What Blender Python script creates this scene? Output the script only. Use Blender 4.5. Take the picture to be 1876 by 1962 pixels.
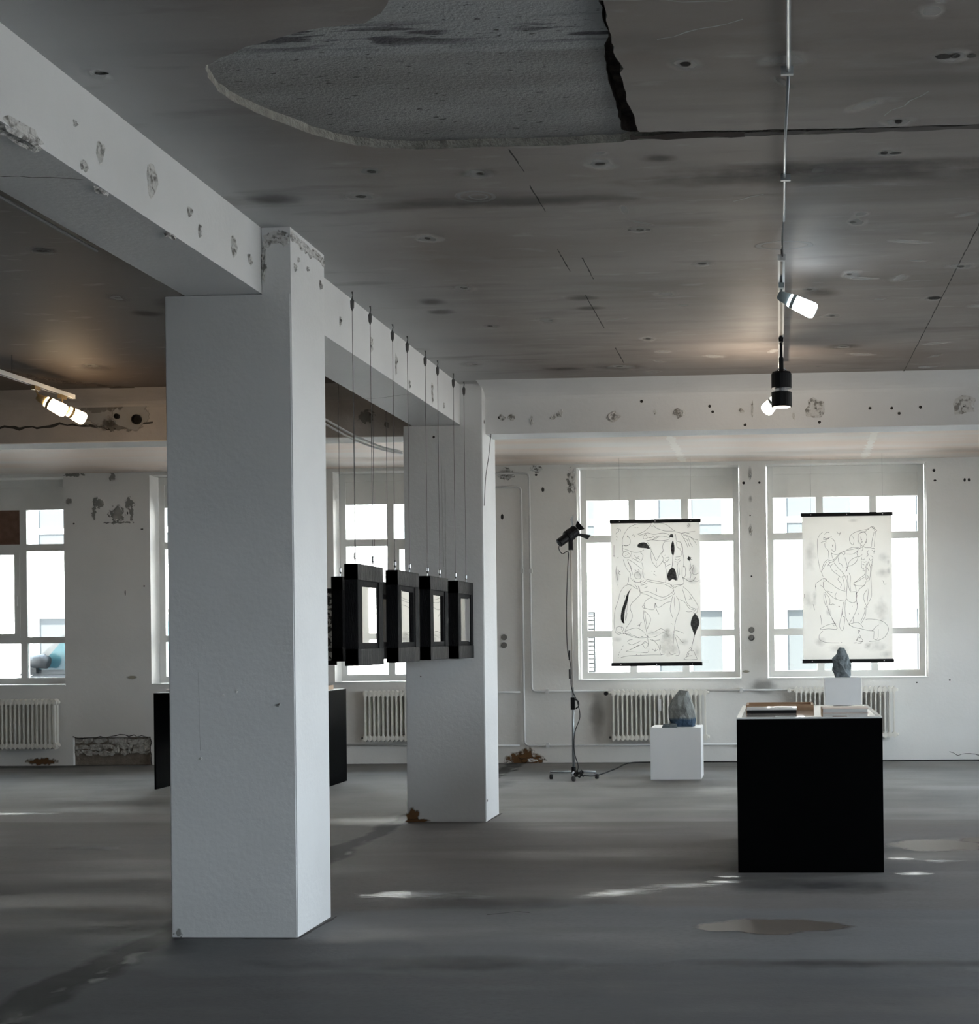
import bpy, bmesh, math, random
from mathutils import Vector, Matrix, noise
from mathutils.geometry import tessellate_polygon
random.seed(7)
PI = math.pi
for o in list(bpy.data.objects): bpy.data.objects.remove(o)
sc = bpy.context.scene
COL = sc.collection

# ------------------------------------------------------------------ camera
cam = bpy.data.cameras.new('camera'); co = bpy.data.objects.new('camera', cam); COL.objects.link(co)
YAW, ROLL, F, CX, CY, W, H = -0.0623, 0.011, 2900.0, 1312.0, 1220.7, 1876.0, 1962.0
fw = Vector((math.sin(YAW), math.cos(YAW), 0)); rt = Vector((math.cos(YAW), -math.sin(YAW), 0)); dn = Vector((0, 0, -1))
r2 = rt*math.cos(ROLL) + dn*math.sin(ROLL); d2 = -rt*math.sin(ROLL) + dn*math.cos(ROLL)
co.matrix_world = Matrix(((r2.x, -d2.x, -fw.x, 0), (r2.y, -d2.y, -fw.y, 0), (r2.z, -d2.z, -fw.z, 1.5), (0, 0, 0, 1)))
cam.sensor_fit = 'HORIZONTAL'; cam.sensor_width = 36; cam.lens = F/W*36
cam.shift_x = (W/2-CX)/W; cam.shift_y = (CY-H/2)/W; cam.clip_start = .05; cam.clip_end = 400
sc.camera = co
# ------------------------------------------------------------------ world and exposure
wd = bpy.data.worlds.new('overcast_sky'); sc.world = wd; wd.use_nodes = True
wn = wd.node_tree.nodes; wl = wd.node_tree.links
SKY = 6.5
tc = wn.new('ShaderNodeTexCoord'); sx = wn.new('ShaderNodeSeparateXYZ'); rp = wn.new('ShaderNodeValToRGB')
wl.new(tc.outputs['Generated'], sx.inputs[0]); wl.new(sx.outputs['Z'], rp.inputs[0]); wl.new(rp.outputs[0], wn['Background'].inputs[0])
rp.color_ramp.elements[0].color = (.86, .92, .98, 1); rp.color_ramp.elements[1].color = (.70, .84, 1.0, 1)
wn['Background'].inputs[1].default_value = SKY
vs = sc.view_settings; vs.view_transform = 'Standard'; vs.look = 'None'; vs.gamma = 1; vs.exposure = 0.92; vs.use_curve_mapping = False

sl = bpy.data.lights.new('sun', 'SUN'); sl.energy = 26; sl.color = (1, .92, .82); sl.angle = .03
so = bpy.data.objects.new('sun', sl); COL.objects.link(so)
so.rotation_euler = Vector((.42, .62, -.82)).to_track_quat('-Z', 'Y').to_euler()     # high, from behind the hall: it lights the street and the houses opposite
# ------------------------------------------------------------------ room dimensions (metres)
XL, XR, YF, YB, ZC = -13.4, 5.0, -7.0, 18.15, 3.6
WIN_TOP, WIN_SILL = 3.56, 0.995
BACKWIN = [(-10.72, -8.79), (-7.70, -5.75), (-5.41, -3.46), (-2.42, -.46), (-.14, 1.77)]
RIGHTWIN = [(-4.6, -.8), (.6, 4.4), (5.8, 9.6), (11.0, 13.9), (14.1, 17.0)]; RSILL = .45; RTOP = 2.85
FILLWIN = [(1.3, 3.25)]  # unseen window behind the camera, added as front fill
def portal(loc, rot, w, h):
    l = bpy.data.lights.new('window_portal', 'AREA'); l.shape = 'RECTANGLE'; l.size = w; l.size_y = h; l.cycles.is_portal = True
    o = bpy.data.objects.new('window_portal', l); o.location = loc; o.rotation_euler = rot; COL.objects.link(o)
for a, b in BACKWIN: portal(((a+b)/2, YB+.42, 2.28), (-PI/2, 0, 0), b-a, 2.55)
for a, b in RIGHTWIN: portal((XR+.30, (a+b)/2, (RSILL+RTOP)/2), (PI/2, 0, PI/2), b-a, RTOP-RSILL)
for a, b in FILLWIN: portal(((a+b)/2, YF-.42, 2.28), (PI/2, 0, 0), b-a, 2.55)

# ------------------------------------------------------------------ helpers
def link(name, me, mats, parent=None, kind=None):
    o = bpy.data.objects.new(name, me); COL.objects.link(o)
    if mats is not None:
        for m in (mats if isinstance(mats, (list, tuple)) else [mats]): me.materials.append(m)
    if parent: o.parent = parent
    if kind: o['kind'] = kind
    return o
def obj(name, bm, mats, parent=None, kind=None, smooth=False, bevel=0):
    if bevel:
        bmesh.ops.bevel(bm, geom=[e for e in bm.edges], offset=bevel, segments=1, affect='EDGES')
    bmesh.ops.recalc_face_normals(bm, faces=bm.faces)
    me = bpy.data.meshes.new(name); bm.to_mesh(me); bm.free()
    if smooth:
        for p in me.polygons: p.use_smooth = True
    return link(name, me, mats, parent, kind)
def tag(o, label=None, cat=None, group=None, kind=None):
    if label: o['label'] = label
    if cat: o['category'] = cat
    if group: o['group'] = group
    if kind: o['kind'] = kind
    return o
def thing(name, loc, label, cat, group=None, rz=0):
    o = bpy.data.objects.new(name, None); o.empty_display_size = .1; COL.objects.link(o)
    o.location = loc; o.rotation_euler = (0, 0, rz)
    return tag(o, label, cat, group)
def setting(name):
    o = bpy.data.objects.new(name, None); COL.objects.link(o); o['kind'] = 'structure'; return o
def box(bm, x0, x1, y0, y1, z0, z1, M=None, mi=0):
    v = [bm.verts.new((x, y, z)) for x in (x0, x1) for y in (y0, y1) for z in (z0, z1)]
    if M is not None:
        for q in v: q.co = M @ q.co
    for f in ((0, 1, 3, 2), (4, 6, 7, 5), (0, 4, 5, 1), (2, 3, 7, 6), (0, 2, 6, 4), (1, 5, 7, 3)):
        fc = bm.faces.new([v[i] for i in f]); fc.material_index = mi
    return v
def B(*a, **k):
    bm = bmesh.new(); box(bm, *a, **k); return bm
def frame_M(p, q):
    p = Vector(p); q = Vector(q); d = (q-p).normalized()
    up = Vector((0, 0, 1)) if abs(d.z) < .95 else Vector((0, 1, 0))
    a = d.cross(up).normalized(); b = a.cross(d)
    return a, b
def tube(bm, pts, r, n=8, rs=None, cap=True):
    pts = [Vector(p) for p in pts]; rings = []; prev = None
    for i, p in enumerate(pts):
        d = (pts[min(i+1, len(pts)-1)]-pts[max(i-1, 0)]).normalized()
        if prev is None:
            up = Vector((0, 0, 1)) if abs(d.z) < .9 else Vector((0, 1, 0))
            a = d.cross(up).normalized()
        else: a = (prev - d*prev.dot(d)).normalized()
        prev = a; b = d.cross(a); rr = rs[i] if rs else r
        rings.append([bm.verts.new(p + a*rr*math.cos(2*PI*k/n) + b*rr*math.sin(2*PI*k/n)) for k in range(n)])
    for i in range(len(rings)-1):
        for k in range(n):
            bm.faces.new((rings[i][k], rings[i][(k+1) % n], rings[i+1][(k+1) % n], rings[i+1][k]))
    if cap: bm.faces.new(rings[0][::-1]); bm.faces.new(rings[-1])
def T(pts, r, n=8, rs=None):
    bm = bmesh.new(); tube(bm, pts, r, n, rs); return bm
def smooth_line(pts, sub=5):
    pts = [Vector(p) for p in pts]
    if len(pts) < 3: return pts
    out = []
    P = [pts[0]*2-pts[1]] + pts + [pts[-1]*2-pts[-2]]
    for i in range(1, len(P)-2):
        for k in range(sub):
            t = k/sub; a, b, c, d = P[i-1], P[i], P[i+1], P[i+2]
            out.append(.5*((2*b)+(c-a)*t+(2*a-5*b+4*c-d)*t*t+(3*b-a-3*c+d)*t**3))
    out.append(pts[-1]); return out
def bend(pts, r=.06, seg=4):
    """polyline with rounded corners"""
    pts = [Vector(p) for p in pts]; out = [pts[0]]
    for i in range(1, len(pts)-1):
        a = (pts[i-1]-pts[i]).normalized(); b = (pts[i+1]-pts[i]).normalized()
        A = pts[i]+a*r; Bq = pts[i]+b*r
        for k in range(seg+1):
            t = k/seg; out.append(A*(1-t)**2 + pts[i]*2*t*(1-t) + Bq*t*t)
    out.append(pts[-1]); return out
def ribbon(bm, pts, w, nrm, off=0.0):
    """flat strip following pts, lying in the plane with normal nrm"""
    pts = [Vector(p) for p in pts]; nrm = Vector(nrm); L = []; n = len(pts)
    for i, p in enumerate(pts):
        d = (pts[min(i+1, n-1)]-pts[max(i-1, 0)])
        if d.length < 1e-7: d = Vector((1, 0, 0)) if abs(nrm.x) < .5 else Vector((0, 1, 0))
        s = d.normalized().cross(nrm)*(w(i/(n-1)) if callable(w) else w)/2
        L.append((bm.verts.new(p+s+nrm*off), bm.verts.new(p-s+nrm*off)))
    for i in range(n-1): bm.faces.new((L[i][0], L[i+1][0], L[i+1][1], L[i][1]))

# ------------------------------------------------------------------ materials
def mat(name, col=(.8, .8, .8), rough=.6, metal=0, col2=None, scale=4, stretch=(1, 1, 1), bump=0, bscale=30, emit=None, es=0, lo=.35, hi=.65, spec=.5, rough2=None, coords='Object', detail=6):
    m = bpy.data.materials.new(name); m.use_nodes = True; nt = m.node_tree; N = nt.nodes; L = nt.links; b = N['Principled BSDF']
    b.inputs['Base Color'].default_value = (*col, 1); b.inputs['Roughness'].default_value = rough; b.inputs['Metallic'].default_value = metal
    b.inputs['Specular IOR Level'].default_value = spec
    tc = N.new('ShaderNodeNewGeometry') if coords == 'World' else N.new('ShaderNodeTexCoord')
    src = tc.outputs['Position'] if coords == 'World' else tc.outputs['Object']
    mp = N.new('ShaderNodeMapping'); L.new(src, mp.inputs[0]); mp.inputs['Scale'].default_value = stretch
    if col2 is not None or rough2 is not None:
        n = N.new('ShaderNodeTexNoise'); n.inputs['Scale'].default_value = scale; n.inputs['Detail'].default_value = detail; L.new(mp.outputs[0], n.inputs[0])
        mr = N.new('ShaderNodeMapRange'); mr.inputs[1].default_value = lo; mr.inputs[2].default_value = hi; L.new(n.outputs[0], mr.inputs[0])
        if col2 is not None:
            mx = N.new('ShaderNodeMix'); mx.data_type = 'RGBA'; mx.inputs[6].default_value = (*col, 1); mx.inputs[7].default_value = (*col2, 1)
            L.new(mr.outputs[0], mx.inputs[0]); L.new(mx.outputs[2], b.inputs['Base Color'])
        if rough2 is not None:
            q = N.new('ShaderNodeMapRange'); q.inputs[3].default_value = rough; q.inputs[4].default_value = rough2; L.new(mr.outputs[0], q.inputs[0]); L.new(q.outputs[0], b.inputs['Roughness'])
    if bump:
        n2 = N.new('ShaderNodeTexNoise'); n2.inputs['Scale'].default_value = bscale; n2.inputs['Detail'].default_value = 5; L.new(mp.outputs[0], n2.inputs[0])
        bp = N.new('ShaderNodeBump'); bp.inputs['Strength'].default_value = bump; bp.inputs['Distance'].default_value = .02; L.new(n2.outputs[0], bp.inputs['Height']); L.new(bp.outputs[0], b.inputs['Normal'])
    if emit:
        b.inputs['Emission Color'].default_value = (*emit, 1); b.inputs['Emission Strength'].default_value = es
    return m
def mixc(nt, fac, a, b):
    mx = nt.nodes.new('ShaderNodeMix'); mx.data_type = 'RGBA'
    for i, c in ((6, a), (7, b)):
        if isinstance(c, tuple): mx.inputs[i].default_value = (*c, 1)
        else: nt.links.new(c, mx.inputs[i])
    nt.links.new(fac, mx.inputs[0]); return mx.outputs[2]
def nz(nt, src, scale, stretch=(1, 1, 1), lo=.35, hi=.65, detail=6, off=(0, 0, 0), rough=.5):
    mp = nt.nodes.new('ShaderNodeMapping'); mp.inputs['Scale'].default_value = stretch; mp.inputs['Location'].default_value = off; nt.links.new(src, mp.inputs[0])
    n = nt.nodes.new('ShaderNodeTexNoise'); n.inputs['Scale'].default_value = scale; n.inputs['Detail'].default_value = detail; n.inputs['Roughness'].default_value = rough; nt.links.new(mp.outputs[0], n.inputs[0])
    mr = nt.nodes.new('ShaderNodeMapRange'); mr.inputs[1].default_value = lo; mr.inputs[2].default_value = hi; nt.links.new(n.outputs[0], mr.inputs[0])
    return mr.outputs[0]
def mth(nt, op, a, b=None, clamp=False):
    n = nt.nodes.new('ShaderNodeMath'); n.operation = op; n.use_clamp = clamp
    for i, v in enumerate((a, b)):
        if v is None: continue
        if isinstance(v, (int, float)): n.inputs[i].default_value = v
        else: nt.links.new(v, n.inputs[i])
    return n.outputs[0]
def band(nt, v, c, half, soft):
    """1 where |v-c| < half, soft edges"""
    d = mth(nt, 'ABSOLUTE', mth(nt, 'SUBTRACT', v, c))
    mr = nt.nodes.new('ShaderNodeMapRange'); mr.inputs[1].default_value = half+soft; mr.inputs[2].default_value = half; nt.links.new(d, mr.inputs[0]); return mr.outputs[0]
def custom(name):
    m = bpy.data.materials.new(name); m.use_nodes = True; nt = m.node_tree
    g = nt.nodes.new('ShaderNodeNewGeometry'); s = nt.nodes.new('ShaderNodeSeparateXYZ'); nt.links.new(g.outputs['Position'], s.inputs[0])
    return m, nt, nt.nodes['Principled BSDF'], g.outputs['Position'], s.outputs
def addbump(nt, b, h, strength=.3, dist=.02):
    bp = nt.nodes.new('ShaderNodeBump'); bp.inputs['Strength'].default_value = strength; bp.inputs['Distance'].default_value = dist
    nt.links.new(h, bp.inputs['Height']); nt.links.new(bp.outputs[0], b.inputs['Normal'])

# floor: worn dark grey concrete
m_floor, nt, b, P, S = custom('floor_concrete')
c = mixc(nt, nz(nt, P, .55, (1, 1.6, 1), .38, .62), (.078, .075, .073), (.162, .158, .155))
c = mixc(nt, nz(nt, P, 2.2, (.5, 2.2, 1), .5, .72, 8), c, (.115, .105, .095))
c = mixc(nt, mth(nt, 'MULTIPLY', nz(nt, P, 1.3, (.35, 2.6, 1), .54, .70, 8, (5, 3, 0)), .55), c, (.055, .056, .062))
c = mixc(nt, mth(nt, 'MULTIPLY', nz(nt, P, 28, (1, 1, 1), .45, .7, 3), .45), c, (.06, .058, .058))
def step(v, at, nsc, amp, soft, off):
    w_ = mth(nt, 'ADD', v, mth(nt, 'MULTIPLY', mth(nt, 'SUBTRACT', nz(nt, P, nsc, (.6, 1, 1), 0, 1, 7, off), .5), amp)); m_ = nt.nodes.new('ShaderNodeMapRange'); m_.inputs[1].default_value = at-soft; m_.inputs[2].default_value = at+soft; nt.links.new(w_, m_.inputs[0]); return m_.outputs[0]
g1, g2, g3 = step(S[1], 6.75, .8, 1.4, .05, (0, 0, 0)), step(S[1], 8.35, .7, 1.2, .05, (3, 0, 0)), step(S[1], 12.35, .6, .5, .05, (7, 0, 0))
pour = mixc(nt, g1, (.098, .098, .102), (.148, .15, .155)); pour = mixc(nt, g2, pour, (.135, .122, .113)); pour = mixc(nt, g3, pour, (.235, .228, .22))
c = mixc(nt, mth(nt, 'ADD', nz(nt, P, 1.1, (1, 1, 1), 0, 1, 3), .12), c, pour)
wob = mth(nt, 'MULTIPLY', nz(nt, P, 1.6, (1, 1, 1), 0, 1, 4), .35)
xx = mth(nt, 'ADD', S[0], wob)
jb = mth(nt, 'MULTIPLY', band(nt, xx, -2.97, .075, .05), nz(nt, P, 3, (1, .5, 1), .22, .40))
c = mixc(nt, mth(nt, 'MULTIPLY', jb, .92), c, (.018, .017, .016))
pale = mth(nt, 'MULTIPLY', band(nt, xx, -2.90, .015, .03), nz(nt, P, 4, (1, .7, 1), .56, .62))
c = mixc(nt, mth(nt, 'MULTIPLY', pale, .7), c, (.3, .3, .28))
nt.links.new(c, b.inputs['Base Color'])
gl = nz(nt, P, .8, (.6, 1.8, 1), .50, .68, 5, (2, 7, 1))
rr = nt.nodes.new('ShaderNodeMapRange'); rr.inputs[3].default_value = .88; rr.inputs[4].default_value = .62; nt.links.new(gl, rr.inputs[0]); nt.links.new(rr.outputs[0], b.inputs['Roughness'])
hh = mth(nt, 'ADD', nz(nt, P, 1.1, (.5, 2.2, 1), 0, 1, 5), mth(nt, 'MULTIPLY', nz(nt, P, 45, (1, 1, 1), 0, 1, 4), .30))
hh = mth(nt, 'SUBTRACT', hh, mth(nt, 'MULTIPLY', jb, .4))
addbump(nt, b, hh, .18, .02)

# ceiling skim: grey brown, smeared
m_ceil, nt, b, P, S = custom('ceiling_plaster')
c = mixc(nt, nz(nt, P, .8, (.6, 1.3, 1), .35, .65, 5), (.215, .183, .168), (.30, .273, .258))
c = mixc(nt, mth(nt, 'MULTIPLY', nz(nt, P, 1.0, (.35, 2.4, 1), .52, .72, 6, (3, 1, 0)), .6), c, (.115, .10, .092))
c = mixc(nt, mth(nt, 'MULTIPLY', nz(nt, P, 1.6, (.8, 1.6, 1), .60, .75, 8, (9, 4, 0)), .35), c, (.36, .35, .34))
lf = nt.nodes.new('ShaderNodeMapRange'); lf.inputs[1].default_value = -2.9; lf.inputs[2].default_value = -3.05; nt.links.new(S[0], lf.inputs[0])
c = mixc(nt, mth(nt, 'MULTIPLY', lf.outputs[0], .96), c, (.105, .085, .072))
# white paint along the beam, with bounce light painted into its pale gradient
edge = mth(nt, 'ADD', S[0], mth(nt, 'MULTIPLY', nz(nt, P, .9, (1, 1, 1), 0, 1, 4), .5))
pa = nt.nodes.new('ShaderNodeMapRange'); pa.inputs[1].default_value = -1.55; pa.inputs[2].default_value = -2.25; nt.links.new(edge, pa.inputs[0])
pb = nt.nodes.new('ShaderNodeMapRange'); pb.inputs[1].default_value = -3.1; pb.inputs[2].default_value = -2.95; nt.links.new(S[0], pb.inputs[0])
c = mixc(nt, mth(nt, 'MULTIPLY', mth(nt, 'MULTIPLY', pa.outputs[0], pb.outputs[0]), .75), c, (.50, .52, .53))
c = mixc(nt, mth(nt, 'MULTIPLY', nz(nt, P, 7, (.5, 1.6, 1), .62, .74, 8, (4, 2, 0)), .30), c, (.45, .44, .43))
c = mixc(nt, mth(nt, 'MULTIPLY', nz(nt, P, 2.6, (.5, 2, 1), .58, .72, 8, (1, 8, 0)), .45), c, (.12, .10, .092))
nt.links.new(c, b.inputs['Base Color']); b.inputs['Roughness'].default_value = .62
addbump(nt, b, mth(nt, 'ADD', nz(nt, P, .9, (.5, 1.5, 1), 0, 1, 4), mth(nt, 'MULTIPLY', nz(nt, P, 50, (1, 1, 1), 0, 1, 4), .05)), .35, .03)

# bare concrete showing in the peeled patch
m_bare, nt, b, P, S = custom('bare_concrete')
c = mixc(nt, nz(nt, P, 3, (.4, 1.5, 1), .35, .65, 8), (.29, .285, .275), (.37, .37, .365))
yv = mth(nt, 'ADD', S[1], mth(nt, 'MULTIPLY', nz(nt, P, 3, (1, 1, 1), 0, 1, 6), .12))
up = nt.nodes.new('ShaderNodeMapRange'); up.inputs[1].default_value = 5.52; up.inputs[2].default_value = 5.49; nt.links.new(yv, up.inputs[0])
c = mixc(nt, up.outputs[0], c, (.42, .43, .435))
c = mixc(nt, mth(nt, 'MULTIPLY', mth(nt, 'MULTIPLY', band(nt, yv, 5.33, .05, .09), nz(nt, P, 9, (.35, 2.2, 1), .50, .56, 8)), nz(nt, P, 1.2, (1, .2, 1), .40, .55, 2, (1, 0, 0))), c, (.10, .095, .105))
c = mixc(nt, nz(nt, P, 30, (.6, 1.4, 1), .64, .70, 4), c, (.09, .09, .085))
nt.links.new(c, b.inputs['Base Color']); b.inputs['Roughness'].default_value = .9
addbump(nt, b, nz(nt, P, 70, (1, 1, 1), .3, .7, 8), .4, .008)

m_dark = mat('groove_dark', (.06, .052, .047), .95, col2=(.15, .12, .10), scale=14, bump=.8, bscale=50, coords='World')
m_edge = mat('broken_plaster_edge', (.42, .41, .37), .95, col2=(.30, .29, .26), scale=30, bump=.8, bscale=90, coords='World')
m_wall = mat('white_wall_paint', (.82, .808, .785), .65, col2=(.74, .728, .70), scale=1.1, lo=.3, hi=.75, bump=.12, bscale=24, coords='World', detail=10)
m_white = mat('column_paint', (.76, .765, .77), .6, col2=(.68, .685, .69), scale=1.4, lo=.3, hi=.75, bump=.12, bscale=34, coords='World', detail=8)
m_beamL = mat('grey_brown_beam_paint', (.50, .46, .43), .75, col2=(.40, .37, .34), scale=2, bump=.2, bscale=20, coords='World')
m_ceilback = mat('pale_peach_ceiling', (.66, .52, .43), .7, col2=(.66, .61, .56), scale=1.0, stretch=(.4, 2.2, 1), bump=.25, bscale=6, coords='World', detail=8)
m_frame = mat('window_frame_white', (.72, .72, .70), .45)
m_panel = mat('window_head_panel', (.80, .79, .76), .55, col2=(.74, .73, .70), scale=3)
m_rad = mat('radiator_enamel', (.86, .84, .78), .35, col2=(.80, .77, .70), scale=5)
m_pipe = mat('painted_pipe', (.70, .70, .69), .45)
m_black = mat('black_lacquer_panel', (.0006, .0007, .001), .7, spec=.04)
m_blackm = mat('black_metal', (.006, .006, .007), .5, spec=.25)
m_rubber = mat('black_rubber', (.02, .02, .02), .6)
m_chrome = mat('chrome', (.55, .55, .56), .25, 1)
m_steel = mat('galvanised_conduit', (.42, .45, .47), .38, .8)
m_wire = mat('steel_wire', (.10, .10, .10), .5, .5)
m_char = mat('charred_wood', (.005, .005, .006), .7, col2=(.010, .0095, .0095), scale=6, stretch=(6, 6, .8), bump=.5, bscale=30, lo=.45, hi=.75, spec=.1)
m_charh = mat('charred_wood_crossgrain', (.008, .008, .008), .6, col2=(.045, .042, .041), scale=5, stretch=(4, 7, 1), bump=.5, bscale=24, lo=.45, hi=.7, spec=.12)
m_mirror = mat('tinted_mirror_glass', (.86, .83, .80), .02, 1)
m_paper = mat('drawing_paper', (.80, .785, .755), .8, col2=(.72, .70, .66), scale=2.4, lo=.35, hi=.7, detail=9)
m_ink = mat('graphite_line', (.05, .05, .05), .8)
m_charcoal = mat('charcoal_fill', (.035, .035, .035), .9, col2=(.12, .12, .115), scale=40)
m_grey = mat('pencil_grey', (.30, .30, .29), .9, col2=(.5, .5, .48), scale=30)
m_ped = mat('white_plinth_paint', (.86, .865, .87), .5, col2=(.82, .83, .84), scale=3)
m_wood = mat('pale_wood', (.45, .29, .17), .5, col2=(.35, .21, .12), scale=8, stretch=(1, 6, 6))
m_book = mat('cream_book_cover', (.70, .60, .55), .45)
m_page = mat('white_pages', (.72, .72, .70), .6, col2=(.5, .5, .5), scale=60, stretch=(.1, .1, 8))
m_glosswhite = mat('glossy_white_cover', (.68, .66, .64), .12)
m_top = mat('grey_glass_topped_tray', (.62, .60, .575), .06, spec=.8)
m_rim = mat('white_tray_rim', (.72, .72, .71), .4)
m_brown = mat('brown_board', (.20, .11, .075), .8, col2=(.15, .08, .05), scale=12)
m_lampwhite = mat('grey_green_socket', (.30, .36, .37), .4)
m_gold = mat('brass_socket', (.5, .36, .18), .4, .6)
m_cool = mat('cool_lamp_glass', (.9, .95, 1), .4, emit=(.80, .92, 1.0), es=6)
m_warm = mat('warm_lamp_glass', (1, .95, .85), .4, emit=(1.0, .78, .50), es=8)
m_warm2 = mat('neutral_lamp_glass', (1, .95, .9), .4, emit=(1.0, .88, .72), es=12)
m_socket = mat('socket_grey', (.17, .165, .155), .5)
m_facade = mat('outside_facade', (.80, .80, .77), .8, col2=(.74, .74, .72), scale=.6, coords='World')
m_outglass = mat('outside_window_glass', (.052, .058, .060), .25, spec=.3)
m_blind = mat('outside_blind', (.10, .10, .098), .7)
m_asphalt = mat('street_asphalt', (.33, .33, .33), .9, col2=(.27, .27, .27), scale=3, coords='World')
m_car = mat('white_car_paint', (.055, .060, .064), .35)
m_carglass = mat('car_glass', (.02, .05, .06), .1, spec=.6)
m_cartrim = mat('grey_plastic', (.008, .009, .010), .5)
m_rock1, nt, b, P, S = custom('grey_rock_with_blue_foot')
c = mixc(nt, nz(nt, P, 9, (1, 1, 1), .4, .6, 8), (.20, .21, .205), (.30, .315, .305))
c = mixc(nt, nz(nt, P, 5, (2.5, 2.5, .7), .60, .66, 4), c, (.42, .45, .45))
bl = nt.nodes.new('ShaderNodeMapRange'); bl.inputs[1].default_value = .665; bl.inputs[2].default_value = .64
nt.links.new(mth(nt, 'ADD', S[2], mth(nt, 'MULTIPLY', nz(nt, P, 9, (1, 1, 1), 0, 1, 4), .03)), bl.inputs[0])
c = mixc(nt, bl.outputs[0], c, (.035, .075, .13)); nt.links.new(c, b.inputs['Base Color']); b.inputs['Roughness'].default_value = .7
addbump(nt, b, nz(nt, P, 25, (1, 1, 1), 0, 1, 6), .7, .02)
m_rock2 = mat('dark_slate_rock', (.07, .085, .09), .75, col2=(.17, .20, .215), scale=14, bump=.8, bscale=25)
# glass: clear pane with a real Fresnel reflection
m_glass = bpy.data.materials.new('clear_window_glass'); m_glass.use_nodes = True; nt = m_glass.node_tree; nt.nodes.remove(nt.nodes['Principled BSDF'])
tr = nt.nodes.new('ShaderNodeBsdfTransparent'); tr.inputs[0].default_value = (.95, .97, .97, 1); gg = nt.nodes.new('ShaderNodeBsdfGlossy'); gg.inputs['Roughness'].default_value = .02
fr = nt.nodes.new('ShaderNodeFresnel'); fr.inputs[0].default_value = 1.3; mx = nt.nodes.new('ShaderNodeMixShader')
nt.links.new(fr.outputs[0], mx.inputs[0]); nt.links.new(tr.outputs[0], mx.inputs[1]); nt.links.new(gg.outputs[0], mx.inputs[2]); nt.links.new(mx.outputs[0], nt.nodes['Material Output'].inputs[0])
# paper lets some window light through
nt = m_paper.node_tree; b = nt.nodes['Principled BSDF']; tl = nt.nodes.new('ShaderNodeBsdfTranslucent'); tl.inputs[0].default_value = (.75, .72, .67, 1)
mx = nt.nodes.new('ShaderNodeMixShader'); mx.inputs[0].default_value = .28
nt.links.new(b.outputs[0], mx.inputs[1]); nt.links.new(tl.outputs[0], mx.inputs[2]); nt.links.new(mx.outputs[0], nt.nodes['Material Output'].inputs[0])

def stain(name, col, amax=.7, nscale=8, amt=.8, rough=.8, soft=.35, stretch=(1, 1, 1), ring=False):
    """surface mark: irregular edge, fades out towards its rim"""
    m = bpy.data.materials.new(name); m.use_nodes = True; nt = m.node_tree; b = nt.nodes['Principled BSDF']
    b.inputs['Base Color'].default_value = (*col, 1); b.inputs['Roughness'].default_value = rough
    uv = nt.nodes.new('ShaderNodeTexCoord'); g = nt.nodes.new('ShaderNodeNewGeometry')
    mp = nt.nodes.new('ShaderNodeVectorMath'); mp.operation = 'MULTIPLY_ADD'; mp.inputs[1].default_value = (2, 2, 0); mp.inputs[2].default_value = (-1, -1, 0); nt.links.new(uv.outputs['UV'], mp.inputs[0])
    ln = nt.nodes.new('ShaderNodeVectorMath'); ln.operation = 'LENGTH'; nt.links.new(mp.outputs[0], ln.inputs[0])
    n = nz(nt, g.outputs['Position'], nscale, stretch, 0, 1, 7)
    v = mth(nt, 'SUBTRACT', 1.0, ln.outputs['Value'])
    if ring: v = band(nt, ln.outputs['Value'], .7, .04, .12); v = mth(nt, 'MULTIPLY', v, .5)
    v = mth(nt, 'ADD', v, mth(nt, 'MULTIPLY', mth(nt, 'SUBTRACT', n, .62), amt))
    mr = nt.nodes.new('ShaderNodeMapRange'); mr.inputs[1].default_value = 0; mr.inputs[2].default_value = soft; mr.inputs[4].default_value = amax; nt.links.new(v, mr.inputs[0])
    e = nt.nodes.new('ShaderNodeMapRange'); e.inputs[1].default_value = 1; e.inputs[2].default_value = .85; nt.links.new(ln.outputs['Value'], e.inputs[0])
    nt.links.new(mth(nt, 'MULTIPLY', mr.outputs[0], e.outputs[0]), b.inputs['Alpha'])
    return m
s_halo = stain('pale_filler', (.80, .80, .78), .32, 14, .9, soft=.5)
s_ring = stain('pale_paint_ring', (.85, .85, .84), .35, 10, .5, ring=True)
s_soot = stain('soot_mark', (.05, .045, .04), .38, 8, .7, soft=.6)
s_hole = stain('drill_hole', (.03, .027, .024), .95, 60, .7, soft=.1)
s_rust = stain('rust_stain', (.16, .075, .025), .9, 22, 1.3, soft=.3)
s_plast = stain('bare_plaster_patch', (.42, .41, .39), .8, 16, 1.0, soft=.12)
s_plastd = stain('dark_bare_plaster', (.26, .25, .235), .65, 30, 2.0, soft=.15)
s_brownf = stain('brown_floor_patch', (.13, .105, .085), .7, 3.5, 1.1, soft=.12, rough=.5)
s_shine = stain('pale_glossy_floor_streak', (.40, .41, .40), .55, 12, 1.9, soft=.6, rough=.30, stretch=(.6, 2.5, 1))  # pale low-roughness streaks, lighter than the floor around them
s_dark = stain('dark_floor_patch', (.035, .035, .04), .5, 3.2, 1.3, soft=.7, rough=.6)  # soft-edged patches darker than the floor around them
s_cream = stain('cream_wall_stain', (.40, .36, .26), .6, 10, .8)

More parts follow.
